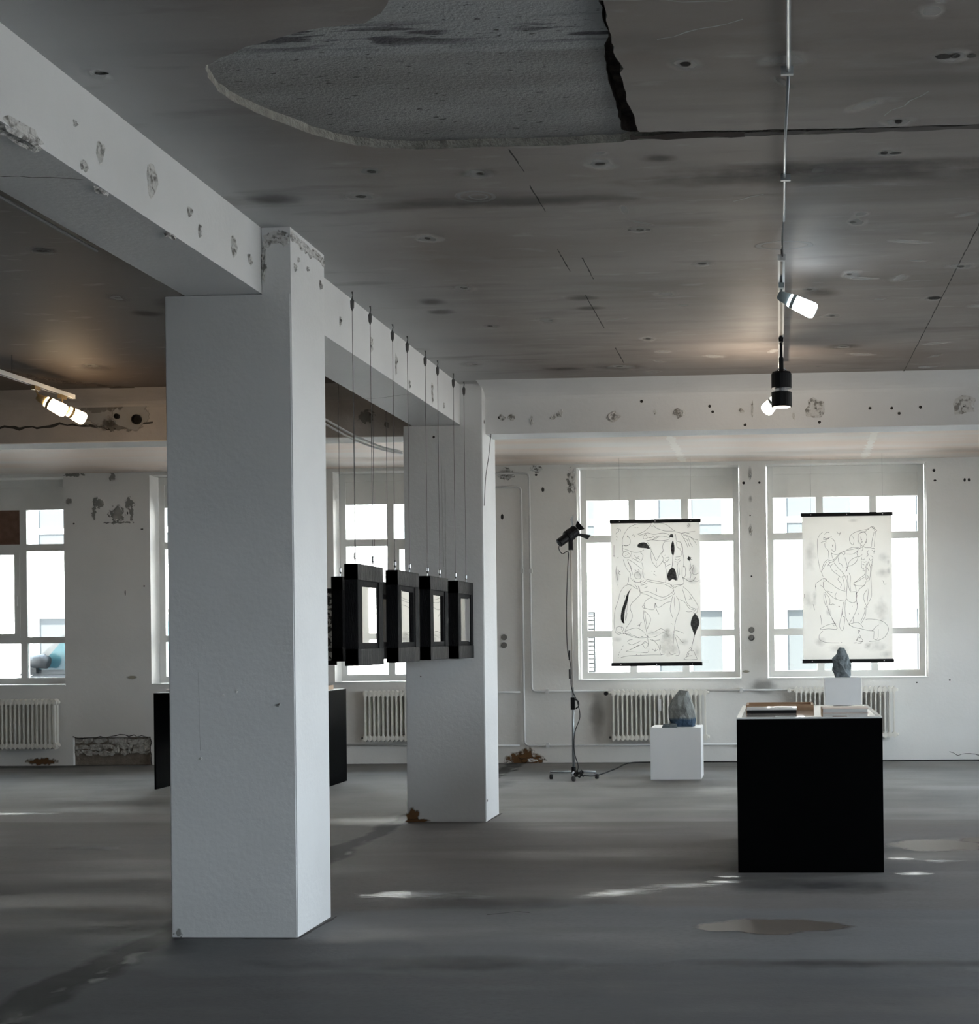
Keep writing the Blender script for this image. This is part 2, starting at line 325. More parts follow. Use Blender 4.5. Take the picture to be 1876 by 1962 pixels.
def decals(parent, name, m, items, nrm):
    """items: (centre, half_u, half_v[, angle]) on the plane with normal nrm"""
    nrm = Vector(nrm); up = Vector((0, 1, 0)) if abs(nrm.z) > .5 else Vector((0, 0, 1)); u0 = up.cross(nrm).normalized()
    bm = bmesh.new(); uvl = bm.loops.layers.uv.new('UVMap')
    for i, it in enumerate(items):
        c, hu, hv = Vector(it[0]), it[1], it[2]; a = it[3] if len(it) > 3 else 0
        u = u0*math.cos(a)+up*math.sin(a); v = up*math.cos(a)-u0*math.sin(a); cc = c+nrm*(.0015+.0002*(i % 7))
        vs_ = [bm.verts.new(cc+u*hu*p+v*hv*q) for p, q in ((-1, -1), (1, -1), (1, 1), (-1, 1))]
        f = bm.faces.new(vs_)
        for lp, t in zip(f.loops, ((0, 0), (1, 0), (1, 1), (0, 1))): lp[uvl].uv = t
    me = bpy.data.meshes.new(name); bm.to_mesh(me); bm.free()
    return link(name, me, m, parent, 'stuff')
def chips(parent, name, m, items, nrm):
    """broken plaster knocks: raised ragged rim, sunken middle"""
    nrm = Vector(nrm); up = Vector((0, 1, 0)) if abs(nrm.z) > .5 else Vector((0, 0, 1)); u = up.cross(nrm).normalized(); bm = bmesh.new()
    for c, hu, hv in items:
        c = Vector(c); k = 11; rings = []
        jit = [random.uniform(.7, 1.25) for _ in range(k)]
        for s, h in ((1.0, .0005), (.72, .009), (.42, .0025)):
            rings.append([bm.verts.new(c+(u*hu*math.cos(2*PI*i/k)+up*hv*math.sin(2*PI*i/k))*s*jit[i]*random.uniform(.85, 1.15)+nrm*h*random.uniform(.3, 1.6)) for i in range(k)])
        cen = bm.verts.new(c+nrm*.001)
        for a, b2 in ((0, 1), (1, 2)):
            for i in range(k): bm.faces.new((rings[a][i], rings[a][(i+1) % k], rings[b2][(i+1) % k], rings[b2][i]))
        for i in range(k): bm.faces.new((rings[2][i], rings[2][(i+1) % k], cen))
    bmesh.ops.recalc_face_normals(bm, faces=bm.faces)
    return obj(name, bm, m, parent, 'stuff')
m_chip = mat('chipped_plaster', (.66, .655, .64), .9, col2=(.26, .25, .235), scale=30, lo=.50, hi=.62, bump=.6, bscale=60, coords='World')
m_crack = mat('crack_shadow_gap', (.05, .047, .045), .95)
def cracks(parent, lines, w, nrm, name='crack', m=None, jit=.012):
    bm = bmesh.new()
    for ln in lines:
        pts = []
        for a, b2 in zip(ln[:-1], ln[1:]):
            a = Vector(a); b2 = Vector(b2); n = max(2, int((b2-a).length/.05))
            for k in range(n):
                q = a.lerp(b2, k/n); j = Vector([random.uniform(-jit, jit) for _ in range(3)]); j -= Vector(nrm)*j.dot(Vector(nrm)); pts.append(q+j)
        pts.append(Vector(ln[-1])); ribbon(bm, pts, lambda t: w*random.uniform(.4, 1.4), nrm, .0012)
    return obj(name, bm, m or m_crack, parent, 'stuff')

# ------------------------------------------------------------------ setting: floor
floor = obj('floor', B(XL-.3, XR+.3, YF-.3, YB+.3, -.2, 0), m_floor, kind='structure')
decals(floor, 'brown_patch', s_brownf, [((1.12, 10.85, 0), .42, .36, .1), ((1.55, 11.1, 0), .35, .2), ((-.05, 7.83, 0), .45, .25)], (0, 0, 1))
decals(floor, 'pale_streak', s_shine, [((-2.15, 8.80, 0), .42, .20), ((-1.75, 8.7, 0), .2, .1), ((-.95, 8.85, 0), .34, .16, .5), ((-.62, 9.1, 0), .3, .12, .2), ((-.36, 9.25, 0), .18, .08),
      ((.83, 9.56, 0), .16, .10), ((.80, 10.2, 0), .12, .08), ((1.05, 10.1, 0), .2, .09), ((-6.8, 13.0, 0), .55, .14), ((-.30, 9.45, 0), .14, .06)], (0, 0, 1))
decals(floor, 'dark_patch', s_dark, [((.25, 9.1, 0), .75, .35), ((-1.6, 8.5, 0), .9, .25), ((-1.6, 6.9, 0), 1.1, .22), ((-3.05, 5.85, 0), .35, .22), ((.3, 6.95, 0), 1.2, .12),
      ((-5.0, 10.8, 0), .4, .16), ((-3.1, 7.3, 0), .35, .3), ((-9.1, 17.9, 0), 1.0, .25), ((-2.95, 15.3, 0), .3, .9, -.2)], (0, 0, 1))
cracks(floor, [[(-3.10, 7.50, 0), (-2.44, 7.50, 0), (-2.42, 8.1, 0)], [(-3.08, 12.30, 0), (-2.41, 12.30, 0), (-2.40, 12.9, 0)], [(-13, 18.13, 0), (7.8, 18.13, 0)], [(-1.6, 8.15, 0), (-1.45, 8.25, 0), (-1.38, 8.22, 0)]], .018, (0, 0, 1), jit=.004)

# ------------------------------------------------------------------ setting: ceiling with the peeled patch
low = [(-2.058, 5.390), (-2.097, 5.505), (-2.112, 5.649), (-2.099, 5.735), (-2.059, 5.855), (-2.013, 5.968), (-1.960, 6.067), (-1.905, 6.169), (-1.843, 6.254), (-1.771, 6.315), (-1.651, 6.368), (-1.522, 6.395), (-1.342, 6.398), (-1.183, 6.393), (-1.027, 6.401), (-.848, 6.397), (-.735, 6.388), (-.645, 6.383), (-.610, 6.359)]
xb = [(-.444, 6.362), (-.18, 6.367), (.039, 6.361), (.257, 6.362), (.473, 6.357), (.852, 6.354), (2.5, 6.35), (4.9, 6.34)]
xt = [(4.9, 6.30), (2.5, 6.30), (.845, 6.302), (.469, 6.304), (.254, 6.297), (.038, 6.290), (-.178, 6.282), (-.394, 6.274), (-.555, 6.264)]
gr = [(-.561, 6.245), (-.562, 6.026), (-.572, 5.878), (-.568, 5.738), (-.568, 5.604), (-.550, 5.564), (-.567, 5.451), (-.561, 5.261), (-.563, 5.170), (-.557, 5.040), (-.551, 4.958), (-.538, 4.800), (-.55, 4.2)]
up_ = [(-1.2, 4.2), (-1.214, 4.741), (-1.255, 4.895), (-1.268, 4.927), (-1.307, 4.995), (-1.381, 5.070), (-1.477, 5.088), (-1.573, 5.106), (-1.679, 5.151), (-1.790, 5.206), (-1.858, 5.237), (-1.988, 5.332)]
def ragged(poly, step=.04, j=.005):
    out = []
    for i, a in enumerate(poly):
        b2 = poly[(i+1) % len(poly)]; L = math.dist(a, b2); n = max(1, int(L/step))
        for k in range(n):
            t = k/n; out.append((a[0]+(b2[0]-a[0])*t+random.uniform(-j, j)*(k > 0), a[1]+(b2[1]-a[1])*t+random.uniform(-j, j)*(k > 0)))
    return out
def sheet(name, rect, hole, z0, z1, mats, parent=None, kind=None):
    outer = [(rect[0], rect[2]), (rect[1], rect[2]), (rect[1], rect[3]), (rect[0], rect[3])]
    polys = [[Vector((x, y, 0)) for x, y in outer], [Vector((x, y, 0)) for x, y in hole]]
    tris = tessellate_polygon(polys); flat = polys[0]+polys[1]; bm = bmesh.new()
    vv = [bm.verts.new((p.x, p.y, z0)) for p in flat]
    for t in tris:
        try: f = bm.faces.new([vv[i] for i in t])
        except ValueError: continue
        f.normal_update()
        if f.normal.z > 0: f.normal_flip()
    n = len(outer); hv = vv[n:]; tv = [bm.verts.new((v.co.x+random.uniform(-.006, .006), v.co.y+random.uniform(-.004, .004), z1)) for v in hv]
    for i in range(len(hv)):
        k = (i+1) % len(hv); f = bm.faces.new((hv[i], hv[k], tv[k], tv[i])); f.material_index = 1
    me = bpy.data.meshes.new(name); bm.to_mesh(me); bm.free()
    return link(name, me, mats, parent, kind)
hole1 = ragged(low+xb+xt+gr+up_)
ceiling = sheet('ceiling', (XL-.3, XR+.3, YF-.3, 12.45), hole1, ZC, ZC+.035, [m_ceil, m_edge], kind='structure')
gl_ = [(-.565, 4.2), (-.582, 5.35), (-.605, 5.423), (-.625, 5.651), (-.630, 5.76), (-.629, 5.93), (-.627, 6.112), (-.638, 6.33)]
hole2 = ragged(gl_+[(-.60, 6.365)]+[(x, y+.02) for x, y in xb]+[(x, y-.02) for x, y in xt]+[(x+.015, y) for x, y in gr], .05, .006)
sheet('bare_slab', (-2.6, 4.99, 3.9, 6.8), hole2, ZC+.035, ZC+.10, [m_bare, m_dark], ceiling)
obj('slab_above', B(XL-.3, XR+.3, YF-.3, YB+.3, ZC+.10, ZC+.3), m_dark, ceiling)
obj('rear_bay_soffit', B(XL-.3, XR+.3, 12.45, YB+.3, ZC, ZC+.08), m_ceilback, ceiling)
Z = ZC
sp = [(-.318, 5.534), (.651, 5.543), (.493, 6.632), (.412, 7.73), (.517, 6.233), (-.767, 6.662), (-1.338, 6.749), (-1.953, 7.044), (-1.802, 6.673), (-1.809, 7.811), (-1.866, 8.932), (-1.899, 10.04), (-2.315, 11.43), (.988, 9.516), (.444, 8.844), (.372, 9.985), (.486, 11.058), (-1.198, 11.659), (-2.485, 5.427), (-3.904, 7.847), (-3.988, 8.96), (-5.158, 11.12), (1.055, 8.723), (-.70, 7.763), (-.9, 10.6), (.2, 9.2), (-.4, 8.5), (-1.5, 9.9)]
decals(ceiling, 'filler_patch', s_halo, [((x, y, Z), random.uniform(.06, .13), random.uniform(.07, .14)) for x, y in sp]
       + [((-.6+random.uniform(-.5, 1.9), random.uniform(4.9, 12), Z), random.uniform(.03, .16), random.uniform(.02, .1), random.uniform(0, 3)) for _ in range(34)], (0, 0, -1))
decals(ceiling, 'drill_hole', s_hole, [((x+random.uniform(-.02, .02), y, Z), random.uniform(.016, .03), random.uniform(.016, .03)) for x, y in sp]
       + [((-.74, 7.76, Z), .016, .016), ((-.66, 7.763, Z), .026, .02), ((.43, 7.735, Z), .025, .02), ((.53, 6.64, Z), .03, .018), ((.62, 5.545, Z), .035, .03), ((.72, 5.55, Z), .02, .02), ((.99, 9.52, Z), .05, .05), ((-3.9, 7.84, Z), .05, .05)], (0, 0, -1))
decals(ceiling, 'soot_mark', s_soot, [((-.509, 6.614, Z), .10, .07), ((-1.338, 6.749, Z), .12, .07), ((-2.128, 9.284, Z), .11, .12), ((-2.133, 9.571, Z), .11, .1), ((-1.19, 9.273, Z), .12, .1), ((-1.179, 9.571, Z), .12, .08), ((.3, 9.3, Z), .14, .14), ((.488, 11.05, Z), .16, .12),
       ((-1.198, 11.7, Z), .25, .12), ((-2.366, 7.037, Z), .16, .12), ((-1.65, 11.7, Z), .2, .1), ((-4.0, 9.4, Z), .12, .12), ((-5.16, 11.2, Z), .15, .2), ((.2, 6.95, Z), 1.1, .16), ((-1.3, 7.2, Z), .8, .12), ((-3.6, 9.2, Z), .3, .3), ((.3, 6.8, Z), .9, .12)], (0, 0, -1))
decals(ceiling, 'paint_ring', s_ring, [((-1.411, 7.099, Z), .12, .12), ((-1.40, 7.10, Z), .06, .06), ((.05, 8.15, Z), .2, .12)], (0, 0, -1))
cracks(ceiling, [[(-1.133, 6.43, Z), (-1.12, 6.75, Z)], [(-1.13, 6.95, Z), (-1.124, 7.384, Z)], [(-1.17, 8.1, Z), (-1.17, 8.6, Z)], [(-1.06, 8.3, Z), (-1.06, 8.8, Z)], [(-1.16, 9.2, Z), (-1.16, 10.2, Z)], [(-1.16, 10.9, Z), (-1.16, 11.5, Z)], [(1.047, 6.4, Z), (1.047, 7.844, Z), (1.015, 12.2, Z)]], .007, (0, 0, -1), 'board_joint', jit=.002)
cracks(ceiling, [[(-1.15, 12.9, Z), (-1.12, 15.9, Z), (-1.12, 18.1, Z)], [(1.0, 12.9, Z), (1.03, 18.1, Z)]], .09, (0, 0, -1), 'pale_joint_strip', mat('pale_joint_paint', (.74, .68, .61), .7), jit=.006)
cracks(ceiling, [[(-.9, 4.9, Z), (-.2, 5.0, Z), (.2, 4.95, Z)], [(-.4, 5.3, Z), (-.1, 5.15, Z)], [(.45, 6.15, Z), (.6, 5.9, Z)], [(-.2, 7.3, Z), (-.05, 7.2, Z)]], .006, (0, 0, -1), 'pale_scratch', mat('pale_scratch_paint', (.40, .41, .41), .7), jit=.01)
cracks(ceiling, [[(-.60, 6.335, Z), (-.40, 6.325, Z), (-.12, 6.335, Z)]], .06, (0, 0, -1), 'dark_groove_strip', mat('groove_strip_dark', (.03, .018, .015), .95), jit=.008)  # dark strip laid across the groove opening
cracks(ceiling, [[(-.12, 6.335, Z), (.9, 6.33, Z), (3.2, 6.32, Z)]], .045, (0, 0, -1), 'grey_groove', mat('groove_strip_grey', (.105, .095, .09), .95), jit=.003)  # grey strip continuing along the groove opening
# broken plaster trench on the left bay ceiling and brown wear in the rear bay
cracks(ceiling, [[(-6.3, 10.4, Z), (-6.0, 11.1, Z), (-5.7, 11.8, Z), (-5.2, 12.3, Z)]], .16, (0, 0, -1), 'plaster_trench', m_dark, jit=.03)
decals(ceiling, 'brown_wear', stain('brown_ceiling_wear', (.45, .36, .28), .18, 2.5, .9, soft=.6, stretch=(.4, 2, 1)), [((-6+i*1.7, 17.2+random.uniform(-.5, .6), Z), 1.3, .35) for i in range(8)], (0, 0, -1))

# ------------------------------------------------------------------ setting: walls with window openings
def wall_open(name, mp, u0, u1, z0, z1, holes, th, m):
    """mp(u,z,d) -> point; d=0 room face, d=th outside"""
    us = sorted({u0, u1} | {h[0] for h in holes} | {h[1] for h in holes}); zs = sorted({z0, z1} | {h[2] for h in holes} | {h[3] for h in holes})
    bm = bmesh.new(); q = lambda pts: bm.faces.new([bm.verts.new(mp(*p)) for p in pts])
    for a, b2 in zip(us[:-1], us[1:]):
        for c_, d_ in zip(zs[:-1], zs[1:]):
            if any(h[0] <= a and b2 <= h[1] and h[2] <= c_ and d_ <= h[3] for h in holes): continue
            q([(a, c_, 0), (b2, c_, 0), (b2, d_, 0), (a, d_, 0)]); q([(a, c_, th), (b2, c_, th), (b2, d_, th), (a, d_, th)])
    for h in holes:
        t = h[4] if len(h) > 4 else th; a, b2, c_, d_ = h[:4]
        q([(a, c_, 0), (a, d_, 0), (a, d_, t), (a, c_, t)]); q([(b2, c_, 0), (b2, d_, 0), (b2, d_, t), (b2, c_, t)])
        q([(a, c_, 0), (b2, c_, 0), (b2, c_, t), (a, c_, t)]); q([(a, d_, 0), (b2, d_, 0), (b2, d_, t), (a, d_, t)])
    bmesh.ops.remove_doubles(bm, verts=bm.verts, dist=1e-5)
    bmesh.ops.recalc_face_normals(bm, faces=bm.faces)
    me = bpy.data.meshes.new(name); bm.to_mesh(me); bm.free()
    return link(name, me, m, None, 'structure')
NX0, NX1, NZ1 = -8.70, -7.72, .345
wb = wall_open('wall_back', lambda u, z, d: (u, YB+d, z), XL-.3, XR+.3, 0, ZC, [(a, b2, WIN_SILL, WIN_TOP) for a, b2 in BACKWIN]+[(NX0, NX1, 0.0, NZ1, .06)], .42, m_wall)
wr = wall_open('wall_right', lambda u, z, d: (XR+d, u, z), YF-.3, YB+.3, 0, ZC, [(a, b2, RSILL, RTOP) for a, b2 in RIGHTWIN], .30, m_wall)
wf = wall_open('wall_front', lambda u, z, d: (u, YF-d, z), XL-.3, XR+.3, 0, ZC, [(a, b2, WIN_SILL, WIN_TOP) for a, b2 in FILLWIN], .42, m_wall)
obj('wall_left', B(XL-.3, XL, YF-.3, YB+.3, 0, ZC), m_wall, kind='structure')

# niche of broken plaster and bare render at the foot of the left pier
obj('niche_back', B(NX0, NX1, YB+.055, YB+.08, 0, NZ1), mat('bare_brown_render', (.27, .23, .19), .95, col2=(.2, .165, .13), scale=14, bump=.6, bscale=40, coords='World'), wb)
m_lump = mat('broken_plaster_lump', (.56, .54, .50), .9, col2=(.34, .31, .27), scale=16, lo=.45, hi=.65, bump=.9, bscale=50, coords='World')
rows = [(.245, .342, .20, 1), (.17, .262, .13, 2), (.125, .19, .09, 3)]
for z0, z1, wv, sd_ in rows:
    rg = random.Random(sd_); x = NX0+.004
    while x < NX1-.03:
        w = min(rg.uniform(.4, 1.5)*wv, NX1-.006-x); cx_ = x+w/2; zz0 = z0+rg.uniform(-.025, .02); zz1 = min(z1+rg.uniform(-.015, .012), NZ1-.002); cy = YB+.055; bm = bmesh.new()
        pts = [(x, zz0+rg.uniform(0, .03)), (cx_-w*rg.uniform(0, .3), zz0), (cx_+w*rg.uniform(0, .3), zz0+rg.uniform(-.02, .03)), (x+w, zz0+rg.uniform(0, .03)), (x+w, zz1-rg.uniform(0, .03)), (cx_+w*rg.uniform(0, .3), zz1), (cx_-w*rg.uniform(0, .3), zz1-rg.uniform(0, .02)), (x, zz1-rg.uniform(0, .02))]
        ring = [bm.verts.new((px, cy, max(.002, pz))) for px, pz in pts]; dd = rg.uniform(.012, .045)
        top = [bm.verts.new((cx_+(v.co.x-cx_)*rg.uniform(.8, .95), cy-dd*rg.uniform(.5, 1.1), (zz0+zz1)/2+(v.co.z-(zz0+zz1)/2)*rg.uniform(.7, .95))) for v in ring]; cen = bm.verts.new((cx_, cy-dd*.9, (zz0+zz1)/2))
        for i in range(8): bm.faces.new((ring[i], ring[(i+1) % 8], top[(i+1) % 8], top[i])); bm.faces.new((top[i], top[(i+1) % 8], cen))
        obj('plaster_lump', bm, m_lump, wb); x += w*rg.uniform(.9, 1.02)
cracks(wb, [[(NX0, YB, NZ1), (-8.2, YB, NZ1+.005), (-8.1, YB, NZ1+.03), (NX1, YB, NZ1)], [(NX1, YB, NZ1), (NX1+.01, YB, 0)], [(2.0, YB, .10), (2.1, YB, .055), (2.2, YB, .08), (2.35, YB, .06), (2.5, YB, .14)]], .01, (0, -1, 0))
for nm, m, its in (('soot_mark', s_soot, [((-.327, YB, 3.46), .03, .09), ((-.324, YB, 3.15), .03, .06), ((-.329, YB, 2.78), .025, .09), ((-3.3, YB, 3.5), .10, .06), ((-4.86, YB, .76), .06, .16), ((-2.2, YB, .55), .12, .35), ((-.2, YB, .9), .2, .12)]),
                   ('drill_hole', s_hole, [((-.404, YB, 3.34), .02, .02), ((-.216, YB, 3.34), .016, .016), ((-.322, YB, 2.22), .012, .012), ((-.329, YB, 2.95), .01, .01), ((2.02, YB, .955), .012, .012), ((-2.91, YB, 3.48), .02, .015), ((-2.83, YB, 3.3), .02, .03), ((-3.33, YB, 2.98), .02, .04), ((1.86, YB, 3.45), .02, .02), ((1.87, YB, 3.33), .02, .014), ((2.22, YB, 3.33), .015, .025), ((2.27, YB, 3.33), .015, .025), ((-8.02, YB, 2.12), .008, .04), ((-7.98, YB, 3.1), .01, .02), ((-7.8, YB, 2.9), .02, .01), ((-8.66, YB, 2.98), .015, .012), ((-7.78, YB, 2.2), .012, .01), ((1.63, YB, .93), .01, .01)]),
                   ('bare_plaster_patch', s_plastd, [((-8.35, YB, 3.23), .09, .09), ((-8.4, YB, 3.12), .04, .11), ((-7.95, YB, 3.22), .08, .09), ((-7.93, YB, 3.1), .03, .13), ((-8.12, YB, 3.08), .13, .14), ((-8.1, YB, 2.985), .24, .02), ((-8.72, YB, 3.25), .06, .05), ((-8.17, YB, 3.55), .05, .07), ((-8.65, YB, 3.58), .16, .03), ((-2.49, YB, 3.4), .06, .18), ((-3.25, YB, 3.5), .09, .10), ((-2.91, YB, 3.56), .08, .05)]),
                   ('rust_stain', s_rust, [((-3.1, YB, .05), .30, .10), ((-3.06, YB, .08), .12, .13), ((-3.0, YB, .03), .22, .05), ((-9.1, YB, .05), .25, .06)]),
                   ('cream_stain', s_cream, [((-7.95, YB, 1.08), .08, .03), ((-.4, YB, 1.08), .06, .02)])):
    decals(wb, nm, m, its, (0, -1, 0))
chips(wb, 'plaster_chip', m_chip, [((-2.47, YB, 3.44), .05, .09), ((-2.46, YB, 3.31), .04, .06), ((-2.91, YB, 3.55), .07, .04), ((-3.31, YB, 3.48), .07, .05), ((-.327, YB, 3.42), .02, .05), ((-.324, YB, 2.77), .02, .06), ((-3.3, YB, .02), .05, .02), ((-3.0, YB, .03), .07, .02), ((-1.2, YB, .05), .02, .01)], (0, -1, 0))

# ------------------------------------------------------------------ setting: windows
def window(idx, w, mp, board=False):
    """mp(u, d, z): u from the opening's left edge, d depth behind the room face"""
    root = setting('window_%d' % idx)
    def bx(bm, u0, u1, d0, d1, z0, z1):
        pts = [mp(u, d, z) for u in (u0, u1) for d in (d0, d1) for z in (z0, z1)]; v = [bm.verts.new(p) for p in pts]
        for f in ((0, 1, 3, 2), (4, 6, 7, 5), (0, 4, 5, 1), (2, 3, 7, 6), (0, 2, 6, 4), (1, 5, 7, 3)): bm.faces.new([v[i] for i in f])
    cols = [(.085, .60), (.685, 1.245), (1.33, w-.085)]; rows = [(1.08, 1.51), (1.59, 2.665), (2.75, 3.18)]
    d0, d1 = .24, .31
    bm = bmesh.new(); bx(bm, .012, .085, d0, d1, WIN_SILL+.005, WIN_TOP-.005); bx(bm, w-.085, w-.012, d0, d1, WIN_SILL+.005, WIN_TOP-.005); bx(bm, .085, w-.085, d0, d1, WIN_SILL+.005, 1.08)
    obj('window_frame', bm, m_frame, root)
    for z0, z1 in ((1.51, 1.59), (2.665, 2.75)):
        bm = bmesh.new(); bx(bm, .085, w-.085, d0, d1, z0, z1); obj('transom', bm, m_frame, root)
    for r, (z0, z1) in enumerate(rows):
        for u0, u1 in ((.60, .685), (1.245, 1.33)):
            bm = bmesh.new(); bx(bm, u0, u1, d0+.004, d1-.004, z0, z1); obj('mullion', bm, m_frame, root)
        for k, (u0, u1) in enumerate(cols):
            a, b2, c_, e = u0, u1, z0, z1
            if r == 1 and k == 1:
                bm = bmesh.new()
                for q in ((u0, u0+.07, z0, z1), (u1-.07, u1, z0, z1), (u0+.07, u1-.07, z0, z0+.045), (u0+.07, u1-.07, z1-.045, z1)): bx(bm, q[0], q[1], d0-.012, d1-.01, q[2], q[3])
                s = obj('sash', bm, m_frame, root); a += .07; b2 -= .07; c_ += .045; e -= .045
                bm = bmesh.new(); bx(bm, u1-.045, u1-.02, d0-.045, d0-.012, 1.98, 2.10); obj('window_handle', bm, m_frame, s)
            bm = bmesh.new()
            if board and r == 2 and k == 1:
                bx(bm, a, b2, .26, .27, c_, e); obj('brown_board', bm, m_brown, root)['label'] = 'brown board filling one pane'; continue
            bx(bm, a, b2, .272, .278, c_, e); obj('pane', bm, m_glass, root)
    bm = bmesh.new(); bx(bm, .085, w-.085, d0+.015, d1, 3.18, 3.46); obj('shutter_panel', bm, m_panel, root)
    bm = bmesh.new(); bx(bm, .085, w-.085, d0-.005, d1, 3.46, WIN_TOP-.005); obj('shutter_box', bm, m_panel, root)
    bm = bmesh.new(); bx(bm, -.004, w+.004, -.012, .238, WIN_SILL-.012, WIN_SILL+.004); obj('window_sill', bm, m_frame, root)
    return root
for i, (a, b2) in enumerate(BACKWIN): window(i+1, b2-a, (lambda A: lambda u, d, z: (A+u, YB+d, z))(a), board=(i == 0))
for i, (a, b2) in enumerate(RIGHTWIN):      # unseen side windows, openings enlarged to shape the light from the right
    root = setting('window_%d' % (i+6)); n = 3; cw = (b2-a)/n; y = lambda k: a+k*cw
    bm = bmesh.new(); box(bm, XR+.16, XR+.22, a, b2, RSILL, RSILL+.07); box(bm, XR+.16, XR+.22, a, b2, RTOP-.07, RTOP); box(bm, XR+.16, XR+.22, a, a+.06, RSILL+.07, RTOP-.07); box(bm, XR+.16, XR+.22, b2-.06, b2, RSILL+.07, RTOP-.07)
    obj('window_frame', bm, m_frame, root)
    for k in range(1, n): obj('mullion', B(XR+.165, XR+.215, y(k)-.03, y(k)+.03, RSILL+.07, RTOP-.07), m_frame, root)
    for k in range(n): obj('pane', B(XR+.185, XR+.191, y(k)+(.06 if k == 0 else .03), y(k+1)-(.06 if k == n-1 else .03), RSILL+.07, RTOP-.07), m_glass, root)
    obj('window_sill', B(XR-.02, XR+.16, a, b2, RSILL-.02, RSILL+.004), m_frame, root)
for i, (a, b2) in enumerate(FILLWIN): window(i+11, b2-a, (lambda A: lambda u, d, z: (A+u, YF-d, z))(a))

# ------------------------------------------------------------------ setting: beams and columns
def struct(name, bm, m, **k): return obj(name, bm, m, None, 'structure', **k)
beam = struct('trim_1', B(-3.0, -2.6, YF, 12.42, 3.265, ZC), m_white)
ROW = (-3.0, -2.6)
chips(beam, 'plaster_chip', m_chip, [((-2.6, y, z), a, b2) for y, z, a, b2 in ((5.70, 3.40, .035, .05), (5.49, 3.44, .012, .012), (6.18, 3.43, .05, .07), (6.585, 3.418, .02, .025), (7.133, 3.403, .03, .05), (7.356, 3.40, .03, .03), (9.6, 3.40, .03, .045), (10.22, 3.38, .015, .07), (11.31, 3.38, .02, .08), (10.6, 3.31, .015, .03), (5.56, 3.30, .03, .02), (5.1, 3.285, .16, .025), (8.9, 3.41, .01, .025), (6.7, 3.36, .01, .03), (11.7, 3.33, .01, .02))], (1, 0, 0))
chips(beam, 'edge_break', m_chip, [((-2.63, 5.1, 3.264), .04, .16), ((-2.62, 5.75, 3.264), .02, .07), ((-2.61, 6.4, 3.264), .015, .05), ((-2.98, 5.0, 3.264), .03, .12)], (0, 0, -1))
cracks(beam, [[(-3.0, 5.5, 3.265), (-2.8, 5.55, 3.265), (-2.62, 5.6, 3.265)], [(-3.0, 10.9, 3.265), (-2.6, 10.7, 3.265)]], .006, (0, 0, -1))
def column(nm, x0, x1, y0, y1):
    bm = bmesh.new(); box(bm, x0, x1, y0, y1, 0, 3.262)
    bmesh.ops.bevel(bm, geom=[e for e in bm.edges if abs(e.verts[0].co.z-e.verts[1].co.z) > 1], offset=.006, segments=2, affect='EDGES')
    box(bm, -2.598, x1, y0, y1, 3.262, ZC)
    return struct(nm, bm, m_white)
c1 = column('trim_2', -3.105, -2.45, 7.53, 8.10)
c2 = column('trim_3', -3.075, -2.418, 12.31, 12.88)
column('trim_4', -3.105, -2.45, 2.75, 3.32); column('trim_5', -3.105, -2.45, -2.05, -1.48)
chips(c1, 'plaster_chip', m_chip, [((-2.585, 7.53, 3.45), .012, .08), ((-2.59, 7.53, 3.38), .01, .06), ((-2.53, 7.53, 3.55), .055, .03), ((-2.48, 7.53, 3.53), .03, .03), ((-2.57, 7.53, 3.52), .02, .03), ((-2.533, 7.53, 1.18), .006, .008), ((-2.94, 7.53, .91), .006, .008), ((-2.75, 7.53, 1.25), .006, .01), ((-2.82, 7.53, 1.23), .004, .006)], (0, -1, 0))
decals(c1, 'dark_break', s_plastd, [((-2.515, 7.53, 3.555), .07, .035), ((-2.59, 7.53, 3.42), .012, .10), ((-3.07, 7.53, .02), .03, .03)], (0, -1, 0))
chips(c1, 'edge_break', m_chip, [((-2.45, 7.57+i*.07, 3.565-random.random()*.02), .045, .025) for i in range(8)]+[((-2.45, 7.6, 3.41), .02, .02), ((-2.45, 8.03, 3.42), .015, .03), ((-2.45, 7.8, 3.45), .01, .012), ((-2.45, 7.65, 3.46), .012, .012)], (1, 0, 0))
cracks(c1, [[(-2.95, 7.53, 1.35), (-2.945, 7.53, .95)]], .0018, (0, -1, 0), m=mat('faint_crack', (.40, .40, .40), .9), jit=.001)
cracks(c2, [[(-2.73, 12.31, 2.9), (-2.73, 12.31, 1.9)], [(-2.76, 12.31, 3.0), (-2.75, 12.31, 2.1)]], .004, (0, -1, 0), m=mat('faint_line', (.42, .42, .41), .9), jit=.001)
decals(c2, 'rust_stain', s_rust, [((-3.03, 12.31, .04), .07, .10), ((-3.0, 12.31, .01), .14, .025)], (0, -1, 0))
decals(c2, 'drill_hole', s_hole, [((-2.82, 12.31, 3.17), .012, .012), ((-2.95, 12.31, 1.2), .006, .006)], (0, -1, 0)); decals(c2, 'knock', s_hole, [((-2.418, 12.36, .17), .02, .012), ((-2.418, 12.4, 3.3), .02, .02)], (1, 0, 0))
